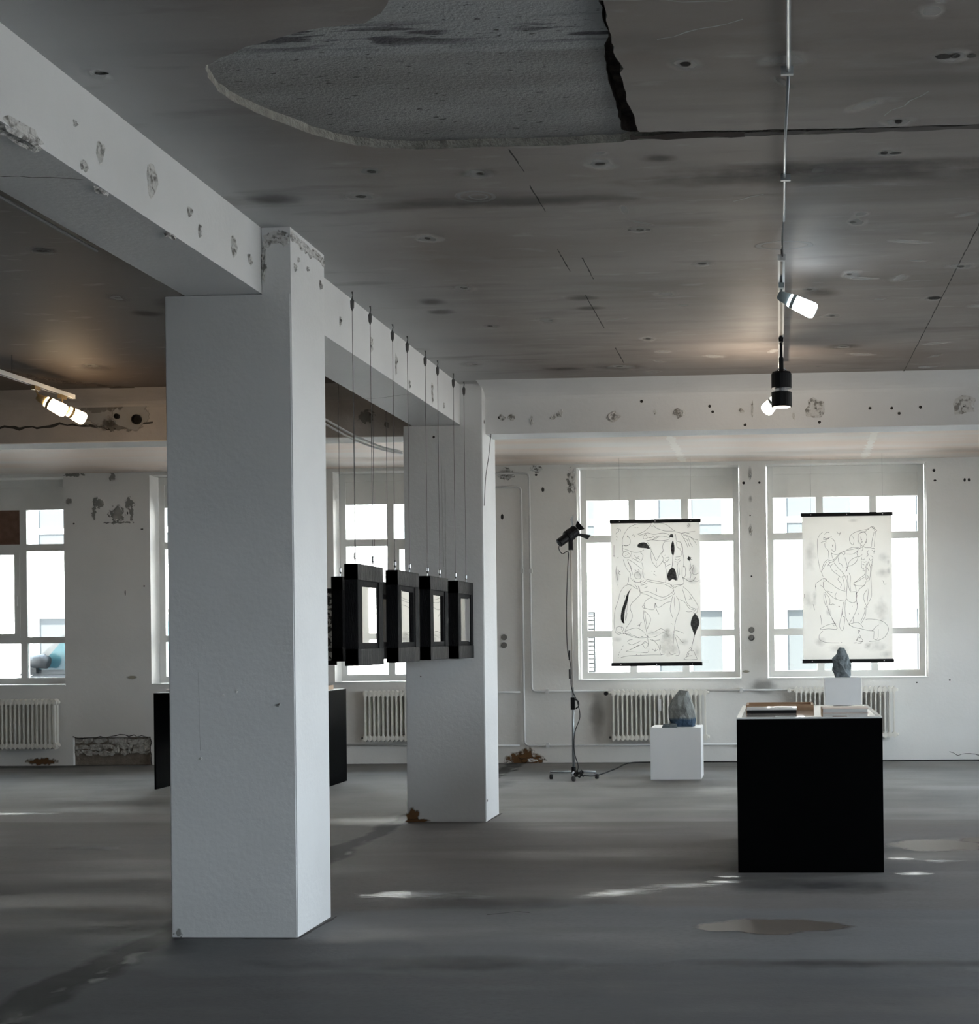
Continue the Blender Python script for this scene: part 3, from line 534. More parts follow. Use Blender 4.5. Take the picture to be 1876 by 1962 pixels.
# cross beam: white on the right, bare grey brown on the left bay; concave cove where it meets the ceiling
def crossbeam(nm, x0, x1, m):
    bm = bmesh.new(); prof = [(12.10, ZC+.002)]
    for k in range(1, 8):
        t = k/7*PI/2; prof.append((12.10+.36*math.sin(t), ZC-.11*(1-math.cos(t))-.001))
    prof += [(12.46, 3.205), (12.79, 3.205), (12.79, 3.5), (12.9, ZC+.002)]
    r = [[bm.verts.new((x, y, z)) for y, z in prof] for x in (x0, x1)]
    n = len(prof)
    for i in range(n):
        f = bm.faces.new((r[0][i], r[0][(i+1) % n], r[1][(i+1) % n], r[1][i]))
    bm.faces.new(r[0]); bm.faces.new(r[1])
    return struct(nm, bm, m)
xr = crossbeam('trim_6', -2.43, XR-.001, m_white); xl = crossbeam('trim_7', XL+.001, -3.06, m_beamL)
obj('beam_soffit_paint', B(XL, -3.07, 12.45, 12.80, 3.198, 3.206), m_wall, xl)
chips(xr, 'plaster_chip', m_chip, [((x, 12.458, z), a, b2) for x, z, a, b2 in ((-2.276, 3.34, .03, .03), (-2.197, 3.345, .035, .03), (-1.85, 3.335, .025, .025), (-1.788, 3.365, .03, .03), (-1.352, 3.335, .05, .05), (-.805, 3.35, .05, .04), (-.29, 3.36, .025, .02), (.314, 3.375, .085, .075), (1.521, 3.36, .10, .08), (-.2, 3.36, .01, .07), (.14, 3.31, .01, .04), (-2.03, 3.31, .015, .04), (-1.0, 3.36, .01, .02))], (0, -1, 0))
decals(xr, 'drill_hole', s_hole, [((x, 12.459, z), .014, .014) for x, z in ((-1.113, 3.451), (.763, 3.357), (.94, 3.353), (1.173, 3.357), (-.526, 3.353), (-.26, 3.24), (1.0, 3.31), (.35, 3.25), (-.55, 3.40), (-2.3, 3.34), (-2.2, 3.33), (-.80, 3.34), (1.53, 3.35), (.33, 3.365))], (0, -1, 0))
decals(xl, 'bare_concrete_patch', s_plast, [((-5.62, 12.459, 3.46), .34, .17), ((-5.45, 12.459, 3.42), .2, .15)], (0, -1, 0))
decals(xl, 'dark_break', s_plastd, [((-5.55, 12.459, 3.345), .24, .07), ((-5.7, 12.459, 3.5), .3, .06), ((-3.42, 12.459, 3.37), .09, .07), ((-3.25, 12.459, 3.30), .04, .04)], (0, -1, 0))
decals(xl, 'drill_hole', s_hole, [((-3.41, 12.459, 3.37), .045, .045), ((-3.8, 12.459, 3.33), .02, .02)], (0, -1, 0))
cracks(xl, [[(-6.6, 12.46, 3.34), (-6.2, 12.46, 3.33), (-6.05, 12.46, 3.36), (-5.8, 12.46, 3.34), (-5.6, 12.46, 3.31), (-5.4, 12.46, 3.33), (-5.25, 12.46, 3.36)]], .02, (0, -1, 0))
for x, z, r in ((-5.555, 3.415, .022), (-5.385, 3.385, .042)):
    bm = bmesh.new(); n = 14; a = [bm.verts.new((x+r*math.cos(2*PI*k/n), 12.43, z+r*math.sin(2*PI*k/n))) for k in range(n)]; b_ = [bm.verts.new((v.co.x, 12.47, v.co.z)) for v in a]
    i_ = [bm.verts.new((x+.8*r*math.cos(2*PI*k/n), 12.43, z+.8*r*math.sin(2*PI*k/n))) for k in range(n)]; j_ = [bm.verts.new((v.co.x, 12.455, v.co.z)) for v in i_]
    for k in range(n):
        q = (k+1) % n
        for A, C in ((a, b_), (a, i_), (i_, j_)): bm.faces.new((A[k], A[q], C[q], C[k]))
    bm.faces.new(j_); obj('pipe_stub', bm, m_blackm, xl)

# ------------------------------------------------------------------ outside
street = struct('trim_8', B(-60, 40, YB+.45, 80, -.35, -.08), m_asphalt)
struct('trim_9', B(XR+.45, 60, -30, YB+.44, -.35, -.12), mat('yard_paving', (.16, .15, .14), .9, col2=(.2, .19, .18), scale=2, coords='World'))
struct('trim_10', B(-6, 9, YF-4.2, YF-.42, 3.66, 3.76), m_white)      # unseen canopy added to keep the sun out of the front window
struct('trim_11', B(-40, 60, -60, YF-.42, -.35, -.12), m_asphalt)
bd = thing('building', (-2, 30.0, -.08), 'pale plastered building across the street, seen through the windows', 'building')
FX = [-1.75+2.55*i+2 for i in range(-9, 7)]
holes = []
for xx_ in FX: holes += [(xx_-.7, xx_+.7, .82, 2.17, .18), (xx_-.7, xx_+.7, 3.45, 5.2, .18), (xx_-.7, xx_+.7, 6.9, 8.6, .18)]
o = wall_open('facade_wall', lambda u, z, d: (u, d, z), -26, 22, 0, 9.5, holes, .4, m_facade); o.parent = bd; del o['kind']
for xx_ in FX:
    for z0, z1 in ((.82, 2.17), (3.45, 5.2), (6.9, 8.6)):
        bm = bmesh.new()
        for q in ((xx_-.7, xx_-.63, z0, z1), (xx_+.63, xx_+.7, z0, z1), (xx_-.63, xx_+.63, z0, z0+.07), (xx_-.63, xx_+.63, z1-.07, z1), (xx_-.03, xx_+.03, z0+.07, z1-.07)): box(bm, q[0], q[1], .12, .18, q[2], q[3])
        if z0 > 3: box(bm, xx_-.63, xx_+.63, .12, .18, z0+.38, z0+.5)
        w_ = obj('window', bm, m_frame, bd)
        obj('pane', B(xx_-.63, xx_+.63, .15, .16, z0+.07, z1-.07), m_outglass, w_)
        obj('ledge', B(xx_-.78, xx_+.78, -.08, .12, z0-.07, z0), m_facade, w_)
# roller blinds with visible slats in the two windows opposite
for xx_ in (FX[8]-.0,):
    w_ = None
    for k in range(14):
        obj('blind_slat', B(xx_-.60, xx_+.60, .10, .118, .92+k*.085, .985+k*.085), m_blind, bd)
# parked car, side on, front to the left
cr = thing('car', (-9.0, 21.2, -.075), 'pale grey car parked outside the leftmost window, door mirror showing', 'car')
def prof_loft(secs, name, m, parent, smooth=True):
    bm = bmesh.new(); rs = [[bm.verts.new(p) for p in s] for s in secs]; n = len(secs[0])
    for i in range(len(rs)-1):
        for k in range(n): bm.faces.new((rs[i][k], rs[i][(k+1) % n], rs[i+1][(k+1) % n], rs[i+1][k]))
    bm.faces.new(rs[0]); bm.faces.new(rs[-1]); return obj(name, bm, m, parent, smooth=False)
body = [(-2.35, .45), (-2.38, .75), (-2.25, .98), (-1.85, 1.10), (-1.35, 1.17), (2.15, 1.22), (2.22, .95), (2.25, .45), (1.9, .32), (-2.1, .32)]
prof_loft([[(x, y, z if z < 1.0 else z-.03*abs(y/.88)) for x, z in body] for y in (-.88, -.80, .80, .88)], 'body', m_car, cr)
cab = [(-1.55, 1.14), (-.66, 1.92), (-.40, 1.99), (1.5, 1.97), (1.8, 1.86), (2.1, 1.2)]
prof_loft([[(x*s+(0 if s == 1 else .0), y, z) for x, z in cab] for y, s in ((-.80, 1), (.80, 1))], 'cabin', m_car, cr)
for x0, x1, t0, t1 in ((-1.28, -.05, -.68, -.05), (.02, 1.0, .02, 1.0), (1.08, 1.85, 1.08, 1.62)):
    for y in (-.815, .80):
        bm = bmesh.new(); pts = [(x0, 1.22), (x1, 1.22), (t1, 1.87), (t0, 1.87)]; a = [bm.verts.new((p[0], y, p[1])) for p in pts]; c_ = [bm.verts.new((p[0], y+.015, p[1])) for p in pts]
        bm.faces.new(a); bm.faces.new(c_); [bm.faces.new((a[i], a[(i+1) % 4], c_[(i+1) % 4], c_[i])) for i in range(4)]
        obj('side_window', bm, m_carglass, cr)
bm = bmesh.new(); a = [bm.verts.new(p) for p in ((-1.53, -.72, 1.17), (-1.53, .72, 1.17), (-.74, .66, 1.87), (-.74, -.66, 1.87))]; bm.faces.new(a); w_ = obj('windscreen', bm, m_carglass, cr); w_.location = (-.012, 0, .012)
for y in (-.87, .87): obj('door_line', B(-.02, -.005, y-.015, y+.015, .45, 1.18), m_cartrim, cr)
for s in (-1, 1):
    bm = bmesh.new(); tube(bm, [(-1.33, s*.93, 1.30), (-1.27, s*.95, 1.335), (-1.12, s*.96, 1.34), (-1.04, s*.96, 1.32)], .08, 12, [.035, .085, .10, .085])
    mr_ = obj('door_mirror', bm, m_cartrim, cr, smooth=True); obj('mirror_cap', T([(-1.30, s*.96, 1.36), (-1.08, s*.975, 1.37)], .07, 12), m_car, mr_, smooth=True)
    obj('mirror_foot', B(-1.42, -1.25, s*.85-.04, s*.85+.04, 1.17, 1.26), m_cartrim, cr)
    obj('roof_rail', T([(-.45, s*.68, 1.98), (-.25, s*.68, 2.04), (1.3, s*.68, 2.04), (1.5, s*.68, 1.97)], .018, 8), m_cartrim, cr)
for x in (-1.5, 1.4):
    for y in (-.82, .82):
        w_ = obj('wheel', T([(x, y-.1, .32), (x, y+.1, .32)], .32, 20), m_rubber, cr); obj('hub', T([(x, y-.11, .32), (x, y+.11, .32)], .18, 12), m_chrome, w_)

# ------------------------------------------------------------------ pipes, sockets, conduits
def pipe(name, runs, r, label, clips=(), cat='pipe', m=None):
    t = thing(name, (runs[0][0][0], YB, 0), label, cat); M = m or m_pipe
    inv = Vector(t.location)
    for run in runs: obj('pipe_run', T([Vector(p)-inv for p in bend(run, .06)], r, 10), M, t, smooth=True)
    for c_ in clips: obj('pipe_clip', B(c_[0]-.018-inv.x, c_[0]+.018-inv.x, -.05, 0, c_[1]-.028, c_[1]+.028), M, t)
    return t
yp = YB-.035
pipe('heating_pipe', [[(-3.6, yp, 3.50), (-2.99, yp, 3.50), (-2.985, yp, .865), (-2.06, yp, .865)], [(-.88, yp, .858), (.17, yp, .858)]], .013, 'white pipe down the pier, bending right to the radiator tops', [(-2.8, .865), (-.46, .858), (-2.985, 2.32)])
pipe('heating_return_pipe', [[(-3.6, yp, 3.335), (-3.09, yp, 3.335), (-3.08, yp, .215), (-.3, yp, .215)]], .013, 'white pipe down the pier, bending right just above the floor', [(-2.8, .215), (-.47, .215), (-3.085, 2.32)])
pipe('low_wall_pipe', [[(-5.3, yp, .235), (-3.14, yp, .215)]], .012, 'thin white pipe low on the wall left of the pier bends')
pipe('upper_wall_pipe', [[(-3.88, yp, .86), (-3.13, yp, .86)]], .012, 'short thin white pipe at sill height left of the pier bends')
for (x, z), lb in zip(((-3.322, 1.522), (-3.323, 1.427), (-.329, 1.577), (-.330, 1.483)), ('upper round grey wall socket on the pier with the pipes', 'lower round grey wall socket on the pier with the pipes', 'upper round grey wall socket between the two drawings', 'lower round grey wall socket between the two drawings')):
    t = thing('wall_socket', (x, YB, z), lb, 'socket', 'round wall sockets')
    obj('socket_plate', T([(0, 0, 0), (0, -.012, 0)], .036, 18), m_socket, t, smooth=False); obj('socket_rim', T([(0, -.008, 0), (0, -.016, 0)], .028, 16, [.028, .024]), m_socket, t)
cd = thing('ceiling_conduit', (.05, -3, 3.57), 'galvanised conduit running along the ceiling to the lamp track', 'conduit')
def loc(o, pts): return [Vector(p)-o.location for p in pts]
obj('conduit_tube', T(loc(cd, [(.046, -3, 3.583), (.05, 4.5, 3.583), (.058, 5.62, 3.583)]), .0085, 10), m_steel, cd, smooth=True)
obj('conduit_tube', T(loc(cd, [(.058, 5.60, 3.585), (.048, 6.42, 3.585), (.047, 7.62, 3.585)]), .0062, 10), m_steel, cd, smooth=True)
obj('cable_tail', T(loc(cd, smooth_line([(.047, 7.6, 3.585), (.04, 7.85, 3.575), (.04, 8.08, 3.52)])), .005, 6), m_wire, cd)
for y in (5.6, 6.9): obj('conduit_clip', B(.03-.05, .075-.05, y+3-.01, y+3+.01, .0, .03), m_steel, cd)
t = thing('beam_cable', (-3.02, 4, 3.25), 'dark cable clipped beneath the left edge of the near beam', 'cable')
obj('cable', T(loc(t, [(-3.02, 3.5, 3.25), (-3.02, 5.5, 3.25), (-3.03, 6.6, 3.258)]), .008, 6), m_wire, t)

# hanging pale cables in the left bay
for k, (dz, lb) in enumerate(((0, 'upper of the two pale cables sagging across the left bay'), (-.035, 'lower of the two pale cables sagging across the left bay'))):
    t = thing('sagging_cable', (-3.1, 12.1, 3.0), lb, 'cable', 'pale cables sagging in the left bay')
    obj('cable', T(loc(t, smooth_line([(-4.3, 11.7, 3.59), (-3.75, 11.9, 3.35+dz), (-3.45, 12.1, 3.18+dz), (-3.25, 12.2, 3.09+dz*.6), (-3.08, 12.3, 3.05+dz*.4)])), .009, 6), m_pipe, t, smooth=True)
t = thing('column_wire', (-2.41, 12.4, 2.9), 'thin wire hanging down the right face of the far column', 'wire')
obj('wire', T(loc(t, smooth_line([(-2.36, 12.40, 3.2), (-2.38, 12.38, 3.0), (-2.40, 12.36, 2.85), (-2.412, 12.34, 2.6)])), .003, 5), m_wire, t)

# ------------------------------------------------------------------ radiators
def section_mesh():
    bm = bmesh.new(); h = .62
    for y0, y1 in ((-.055, -.012), (.012, .055)):
        prof = [(-.009, .05), (.009, .05), (.009, h-.05), (-.009, h-.05)]; box(bm, -.009, .009, y0, y1, .045, h-.045)
    for zc in (.045, h-.045):
        pts = [(-.0268, -.018), (-.009, -.035), (0, -.045), (.009, -.035), (.0268, -.018), (.0268, .018), (.009, .035), (0, .045), (-.009, .035), (-.0268, .018)]
        a = [bm.verts.new((x, -.05, zc+z)) for x, z in pts]; b_ = [bm.verts.new((x, .05, zc+z)) for x, z in pts]; bm.faces.new(a); bm.faces.new(b_[::-1])
        for i in range(10): bm.faces.new((a[i], a[(i+1) % 10], b_[(i+1) % 10], b_[i]))
    bmesh.ops.recalc_face_normals(bm, faces=bm.faces); me = bpy.data.meshes.new('section'); bm.to_mesh(me); bm.free(); me.materials.append(m_rad); return me
SEC = section_mesh()
def radiator(x0, n, z0, label, valve=None, meter=None, open_end=None):
    t = thing('radiator', (x0, YB-.10, z0), label, 'radiator', 'ribbed radiators under the windows')
    for i in range(n):
        o = bpy.data.objects.new('section', SEC); COL.objects.link(o); o.parent = t; o.location = (i*.0548, 0, 0)
    L = (n-1)*.0548
    for zc in (.045, .575): obj('end_plug', T([(L+.02, 0, zc), (L+.05, 0, zc)], .018, 10), m_rad, t, smooth=True)
    obj('wall_bracket', B(L*.2-.01, L*.2+.01, .05, .098, .5, .54), m_rad, t); obj('wall_bracket', B(L*.8-.01, L*.8+.01, .05, .098, .5, .54), m_rad, t)
    if valve:
        v = obj('valve', T([(-.025, 0, .575), (-.07, -.0, .575), (-.085, -.0, .575)], .018, 10, [.012, .012, .02]), m_rad, t)
        obj('valve_knob', T([(-.085, -.03, .575), (-.085, -.09, .575)], .024, 14), m_blackm if valve == 'black' else m_rad, v, smooth=False)
    if meter is not None: obj('heat_meter', B(meter-.018, meter+.018, -.085, -.055, .36, .50), m_pipe, t)
    obj('return_joint', T([(-.025, 0, .045), (-.06, 0, .045)], .014, 8), m_wire, t); 
    return t
radiator(-10.4, 29, .21, 'ribbed radiator below the leftmost window, cut by the photo edge')
radiator(-5.0, 21, .275, 'ribbed radiator partly hidden behind the far column')
radiator(-1.985, 21, .262, 'white ribbed radiator behind the low plinth with the grey rock', 'black', .555)
radiator(.20, 22, .278, 'white ribbed radiator behind the tall plinth, right window', 'white')

# ------------------------------------------------------------------ hanging drawings
def drawing(x0, x1, z0, z1, Y, label, map_, strokes, fills, greys):
    t = thing('hanging_drawing', ((x0+x1)/2, Y, z0), label, 'drawing', 'large drawings hung in front of the windows')
    w = x1-x0; h = z1-z0; bm = bmesh.new(); n = 14; vs_ = []
    for i in range(n+1):
        vs_.append([bm.verts.new((-w/2+w*k/6, 0, h*i/n)) for k in range(7)])
    for i in range(n):
        for k in range(6): bm.faces.new((vs_[i][k], vs_[i][k+1], vs_[i+1][k+1], vs_[i+1][k]))
    obj('paper_sheet', bm, m_paper, t)
    def P_(x, y): 
        v = (y-map_[2])/(map_[3]-map_[2]); xl = map_[0][0]+(map_[0][1]-map_[0][0])*v; xr_ = map_[1][0]+(map_[1][1]-map_[1][0])*v
        return Vector((-w/2+w*(x-xl)/(xr_-xl), 0, h*(1-v)))
    bm = bmesh.new()
    for s in strokes:
        wd_ = .0034
        if isinstance(s[0], (int, float)): wd_ = s[0]; s = s[1:]
        ribbon(bm, smooth_line([P_(*p) for p in s]), wd_, (0, -1, 0), .0015)
    obj('pencil_lines', bm, m_ink, t, 'stuff')
    for nm, L_, m in (('charcoal_shape', fills, m_charcoal), ('smudge', greys, None)):
        if not L_: continue
        if m is None:
            bm = bmesh.new(); uvl = bm.loops.layers.uv.new('UVMap')
            for i, (cx_, cy_, a, b_) in enumerate(L_):
                c_ = P_(cx_, cy_); A = a*w/1080; C = b_*w/1080
                f = bm.faces.new([bm.verts.new(c_+Vector((A*p, -.0008-.0001*i, C*q))) for p, q in ((-1, -1), (1, -1), (1, 1), (-1, 1))])
                for lp, u_ in zip(f.loops, ((0, 0), (1, 0), (1, 1), (0, 1))): lp[uvl].uv = u_
            me = bpy.data.meshes.new(nm); bm.to_mesh(me); bm.free(); link(nm, me, s_smudge, t, 'stuff'); continue
        for poly in L_:
            bm = bmesh.new(); pts = smooth_line([P_(*p) for p in poly]+[P_(*poly[0])], 3)[:-1]
            f = bm.faces.new([bm.verts.new(p+Vector((0, -.002, 0))) for p in pts]); bmesh.ops.triangulate(bm, faces=[f]); obj(nm, bm, m, t)
    for nm, zc in (('top_bar', h+.012), ('bottom_bar', -.012)):
        b_ = obj(nm, B(-w/2-.012, w/2+.012, -.012, .012, zc-.021, zc+.021), m_blackm, t)
        for k in (-.4, 0, .4): obj('rivet', T([(k*w, -.011, zc), (k*w, -.017, zc)], .006, 8), m_pipe, b_)
    for k in (-.4, .4): obj('hanging_wire', T([(k*w, 0, h+.03), (k*w, 0, ZC-z0)], .0009, 4), m_wire, t)
    return t
s_smudge = stain('graphite_smudge', (.3, .3, .29), .26, 14, 1.3, soft=.9)
D1 = [
 # hat / top arcs
 [(345, 470), (340, 380), (365, 300), (420, 225), (500, 190), (590, 178), (700, 175)], [(530, 300), (600, 275), (660, 225), (690, 180)], [(720, 180), (800, 178), (880, 205), (950, 260), (975, 270)],
 [(715, 205), (760, 240), (850, 270), (940, 275), (1050, 300), (1100, 310)], [(680, 205), (700, 215), (725, 205)], [(520, 300), (560, 315), (640, 290), (720, 310), (800, 295), (870, 300), (920, 330)],
 [(700, 375), (760, 335), (830, 330), (900, 350)], [(620, 385), (700, 375), (800, 385), (890, 375), (910, 350)], [(470, 300), (490, 330), (470, 320), (460, 310)], [(590, 330), (620, 310), (640, 350), (600, 360), (590, 330)],
 # left head
 [(405, 320), (435, 370), (430, 420), (390, 440), (350, 430), (345, 470), (350, 520)], [(345, 470), (380, 480), (440, 505), (500, 520), (560, 510), (600, 490)], [(350, 430), (380, 440), (430, 425)],
 [(480, 425), (478, 465)], [(360, 500), (410, 520), (440, 560), (400, 580), (360, 570), (345, 540), (360, 500)], [(380, 530), (410, 545)], [(375, 555), (405, 562)],
 [(450, 520), (455, 580), (460, 600)], [(560, 520), (590, 560), (560, 630), (520, 620), (470, 590)], [(480, 550), (510, 580), (545, 565)], [(500, 600), (530, 590), (555, 610)],
 [(350, 600), (370, 660), (400, 720), (440, 770), (430, 820)], [(400, 600), (440, 700), (465, 780)], [(410, 600), (480, 640), (540, 690), (580, 720)], [(575, 640), (590, 700), (585, 760), (600, 820)], [(410, 640), (440, 680), (450, 740)],
 [(480, 780), (520, 750), (560, 790), (550, 830), (500, 820), (480, 780)], [(490, 720), (510, 740)], [(530, 720), (545, 740), (520, 745)], [(410, 800), (415, 850), (400, 890)],
 [(440, 820), (480, 860), (540, 870), (600, 850)], [(470, 830), (500, 880)], [(570, 830), (560, 880), (610, 870)], [(600, 880), (640, 840)], [(600, 940), (640, 925), (610, 915)],
 # arms meeting
 [(690, 500), (685, 560), (700, 630), (750, 700)], [(690, 500), (720, 560), (750, 620), (800, 540), (840, 500)], [(750, 700), (790, 670), (830, 620)], [(750, 640), (745, 700)], [(640, 400), (670, 440), (690, 500)],
 # right torso
 [(920, 390), (850, 400), (825, 450), (830, 500), (815, 550), (840, 590), (900, 580)], [(835, 590), (830, 640), (860, 640)], [(850, 610), (880, 630), (900, 600)], [(990, 400), (1000, 460), (1040, 480), (1050, 420), (1010, 395)],
 [(980, 310), (990, 380), (1010, 400)], [(1040, 400), (1065, 460), (1070, 540), (1080, 620), (1075, 700)], [(980, 580), (1040, 570), (1055, 520), (1030, 490)], [(970, 630), (1010, 640), (1040, 620)], [(975, 600), (1000, 615), (1030, 600)],
 [(850, 640), (860, 700), (870, 760), (860, 880)], [(870, 690), (900, 670), (930, 660)], [(1010, 650), (1000, 700), (1010, 800), (1000, 860)], [(1060, 690), (1060, 800), (1080, 880), (1040, 905), (960, 900)], [(1020, 700), (1030, 790)],
 [(1070, 690), (1095, 700), (1100, 790), (1070, 840)], [(850, 560), (855, 555)], [(925, 900), (960, 940), (1000, 925), (1080, 900)], [(950, 910), (965, 930)],
 (.0045, (948, 560), (945, 640), (938, 700)), (.003, (950, 340), (948, 400), (940, 440)),
 # right hand and marks
 [(1050, 300), (1120, 290), (1215, 280)], [(1070, 320), (1130, 330), (1200, 370), (1250, 385)], [(1080, 360), (1120, 380), (1140, 440), (1155, 460)], [(1130, 350), (1160, 420), (1185, 465)], [(1160, 350), (1210, 400), (1230, 440)], [(1100, 310), (1130, 300), (1150, 310)],
 [(1050, 310), (1100, 400), (1130, 470)], [(1110, 340), (1150, 350)],
 # upper left marks
 [(270, 245), (290, 230), (295, 270), (275, 280), (262, 300)], [(300, 240), (320, 250), (315, 275)], [(265, 320), (285, 340)], [(270, 360), (272, 372)], (.0035, (240, 430), (238, 500), (240, 570)), [(228, 555), (252, 555)], [(280, 580), (295, 570)],
 (.004, (272, 680), (262, 740), (275, 800), (290, 860)), [(290, 720), (300, 740), (318, 735), (290, 760), (320, 780)], [(285, 890), (290, 930)],
 [(690, 740), (700, 750)], [(720, 745), (735, 750)], [(715, 775), (735, 785)], [(740, 790), (748, 800)], [(490, 225), (520, 230), (530, 222)],
 # hips and thighs
 [(600, 830), (700, 850), (800, 870), (900, 890), (940, 930)], [(640, 860), (760, 885), (850, 900), (930, 940), (960, 960)], [(530, 910), (560, 990), (640, 980), (740, 1020), (830, 1050), (920, 1010), (960, 970)],
 [(560, 1000), (640, 1020), (720, 1060), (800, 1085), (860, 1070), (940, 1030)], [(450, 905), (400, 900), (350, 930), (310, 1000), (290, 1080), (255, 1180), (245, 1260), (240, 1350), (255, 1450), (290, 1480), (350, 1465)],
 [(540, 920), (555, 1010), (510, 1060), (450, 1120), (435, 1180), (460, 1260), (440, 1330), (390, 1400), (370, 1450)], [(560, 905), (600, 900), (640, 880)], [(490, 895), (520, 940)], [(440, 900), (500, 940), (530, 950)],
 [(750, 940), (755, 985)], [(960, 970), (945, 1010), (960, 1020), (975, 985)], [(690, 1050), (630, 1080), (600, 1130), (610, 1180), (580, 1160), (600, 1140)], [(600, 1170), (660, 1190), (720, 1190), (735, 1120), (760, 1165), (800, 1160), (860, 1120), (930, 1100)],
 [(735, 1120), (745, 1180), (780, 1250)], [(610, 1210), (680, 1300), (640, 1420)], [(600, 1200), (595, 1280), (620, 1400), (640, 1500)], [(605, 1215), (640, 1420)],
 [(950, 1030), (930, 1100), (915, 1200), (950, 1300)], [(975, 1030), (965, 1100), (975, 1200)], [(990, 1040), (1020, 1100), (1025, 1200), (990, 1300), (975, 1360), (965, 1440), (955, 1500)], [(930, 1360), (945, 1370)], [(965, 1365), (975, 1375)],
 [(1070, 930), (1130, 980), (1190, 1060), (1245, 1150), (1250, 1190)], [(1060, 950), (1090, 1040), (1110, 1110), (1160, 1170), (1215, 1190)], [(1030, 1080), (1090, 1110), (1140, 1180), (1200, 1205)], [(1150, 1040), (1175, 1080)], [(1140, 1080), (1165, 1070)],
 [(1250, 1190), (1230, 1240), (1195, 1240), (1220, 1200), (1250, 1190)], [(1100, 1215), (1130, 1225), (1180, 1222)],
 # forearm left and knees
 [(265, 1400), (300, 1390), (350, 1405), (345, 1440), (300, 1460), (270, 1440), (265, 1400)], [(335, 1380), (330, 1430)], [(370, 1450), (440, 1420), (520, 1410), (590, 1450), (620, 1490), (640, 1510)], [(350, 1465), (420, 1495), (500, 1520), (580, 1525), (640, 1520)],
 [(375, 1475), (450, 1490), (545, 1525)], [(410, 1465), (440, 1475)], (.006, (345, 1475), (378, 1465)), (.006, (570, 1510), (590, 1515)), (.006, (640, 1500), (655, 1525)), [(650, 1480), (720, 1460), (800, 1420), (850, 1440)], [(660, 1520), (740, 1510), (820, 1470), (870, 1450)],
 [(690, 1540), (740, 1580), (780, 1640), (800, 1720), (850, 1720)], [(640, 1520), (655, 1600), (650, 1695), (560, 1695), (450, 1690), (380, 1685), (440, 1660), (530, 1620), (620, 1580)], [(580, 1600), (610, 1570), (650, 1600), (620, 1650), (580, 1600)], [(470, 1645), (540, 1610)],
 [(320, 1755), (420, 1735), (560, 1730), (700, 1728), (820, 1730)], [(505, 1715), (508, 1728)], [(560, 1715), (562, 1728)], [(340, 1630), (350, 1615)], [(320, 1670), (330, 1655)], [(300, 1700), (308, 1685)], (.006, (285, 1755), (295, 1758)), [(290, 1730), (296, 1712)],
 [(400, 1570), (420, 1550), (460, 1545)], [(410, 1590), (450, 1605), (500, 1590), (560, 1560)], [(700, 1660), (740, 1680), (770, 1660)], [(740, 1655), (730, 1690)], [(670, 1545), (720, 1560), (790, 1550)], [(790, 1600), (800, 1640), (790, 1680)],
 [(960, 1450), (955, 1560), (945, 1640)], [(975, 1520), (1000, 1600), (1025, 1720), (980, 1740)], [(970, 1440), (1040, 1460), (1080, 1480)], [(990, 1500), (1050, 1570), (1080, 1590)], [(900, 1690), (930, 1730), (980, 1710)],
 # foot at right
 [(1210, 1480), (1200, 1540), (1180, 1610), (1170, 1680)], (.004, (1215, 1250), (1210, 1380), (1205, 1490), (1185, 1600)), [(1140, 1650), (1180, 1690), (1160, 1640)], [(1110, 1740), (1140, 1690), (1190, 1680), (1220, 1740), (1240, 1780)], [(1080, 1780), (1120, 1750), (1180, 1740)], [(1080, 1785), (1150, 1790), (1240, 1785)], [(1120, 1700), (1140, 1720), (1110, 1760)],
 [(370, 1020), (365, 1050)], [(520, 1385), (545, 1370), (540, 1400), (560, 1350), (575, 1345)], [(480, 1360), (490, 1362)],
 (.004, (1130, 560), (1145, 600), (1180, 610)), (.005, (1130, 590), (1170, 590)), [(1150, 620), (1160, 680), (1150, 740), (1170, 700), (1200, 680), (1180, 760), (1210, 790), (1260, 770)], [(1150, 740), (1165, 780), (1160, 830)], (.005, (1060, 815), (1100, 840), (1150, 870), (1190, 860), (1220, 820)), [(1190, 860), (1240, 870), (1265, 855)],
 [(1120, 220), (1140, 190), (1145, 215), (1125, 235)], [(380, 1180), (395, 1120), (400, 1160), (380, 1260), (375, 1320)], [(395, 1230), (385, 1300)], [(780, 340), (740, 360), (710, 370)], [(640, 340), (680, 350), (720, 330)],
]
F1 = [[(525, 425), (560, 405), (620, 405), (655, 440), (672, 478), (620, 470), (560, 465), (525, 455)], [(905, 345), (915, 315), (935, 307), (952, 320), (950, 350), (925, 345)],
      [(950, 380), (965, 440), (968, 500), (955, 560), (935, 540), (925, 480), (932, 420)], [(935, 700), (970, 720), (990, 790), (992, 855), (945, 840), (900, 860), (880, 800), (900, 740)],
      [(450, 940), (420, 1000), (405, 1090), (375, 1180), (360, 1290), (355, 1355), (320, 1300), (330, 1200), (365, 1100), (400, 1000)], [(1212, 1245), (1250, 1290), (1265, 1370), (1235, 1440), (1210, 1500), (1180, 1430), (1160, 1370), (1180, 1290)],
      [(1135, 575), (1165, 590), (1150, 625), (1122, 605)], [(405, 312), (412, 340), (400, 335)], [(345, 1300), (365, 1355), (330, 1330)]]
G1 = [(880, 1600, 130, 170), (900, 1520, 110, 90), (860, 1480, 60, 60), (930, 1680, 120, 90), (1180, 860, 100, 60), (1190, 740, 70, 120), (270, 1540, 90, 50), (700, 1470, 120, 40), (1240, 1700, 50, 90), (280, 780, 40, 120), (540, 780, 90, 60), (1140, 205, 40, 50), (1080, 1580, 90, 60), (830, 1640, 60, 90), (880, 1440, 50, 40)]
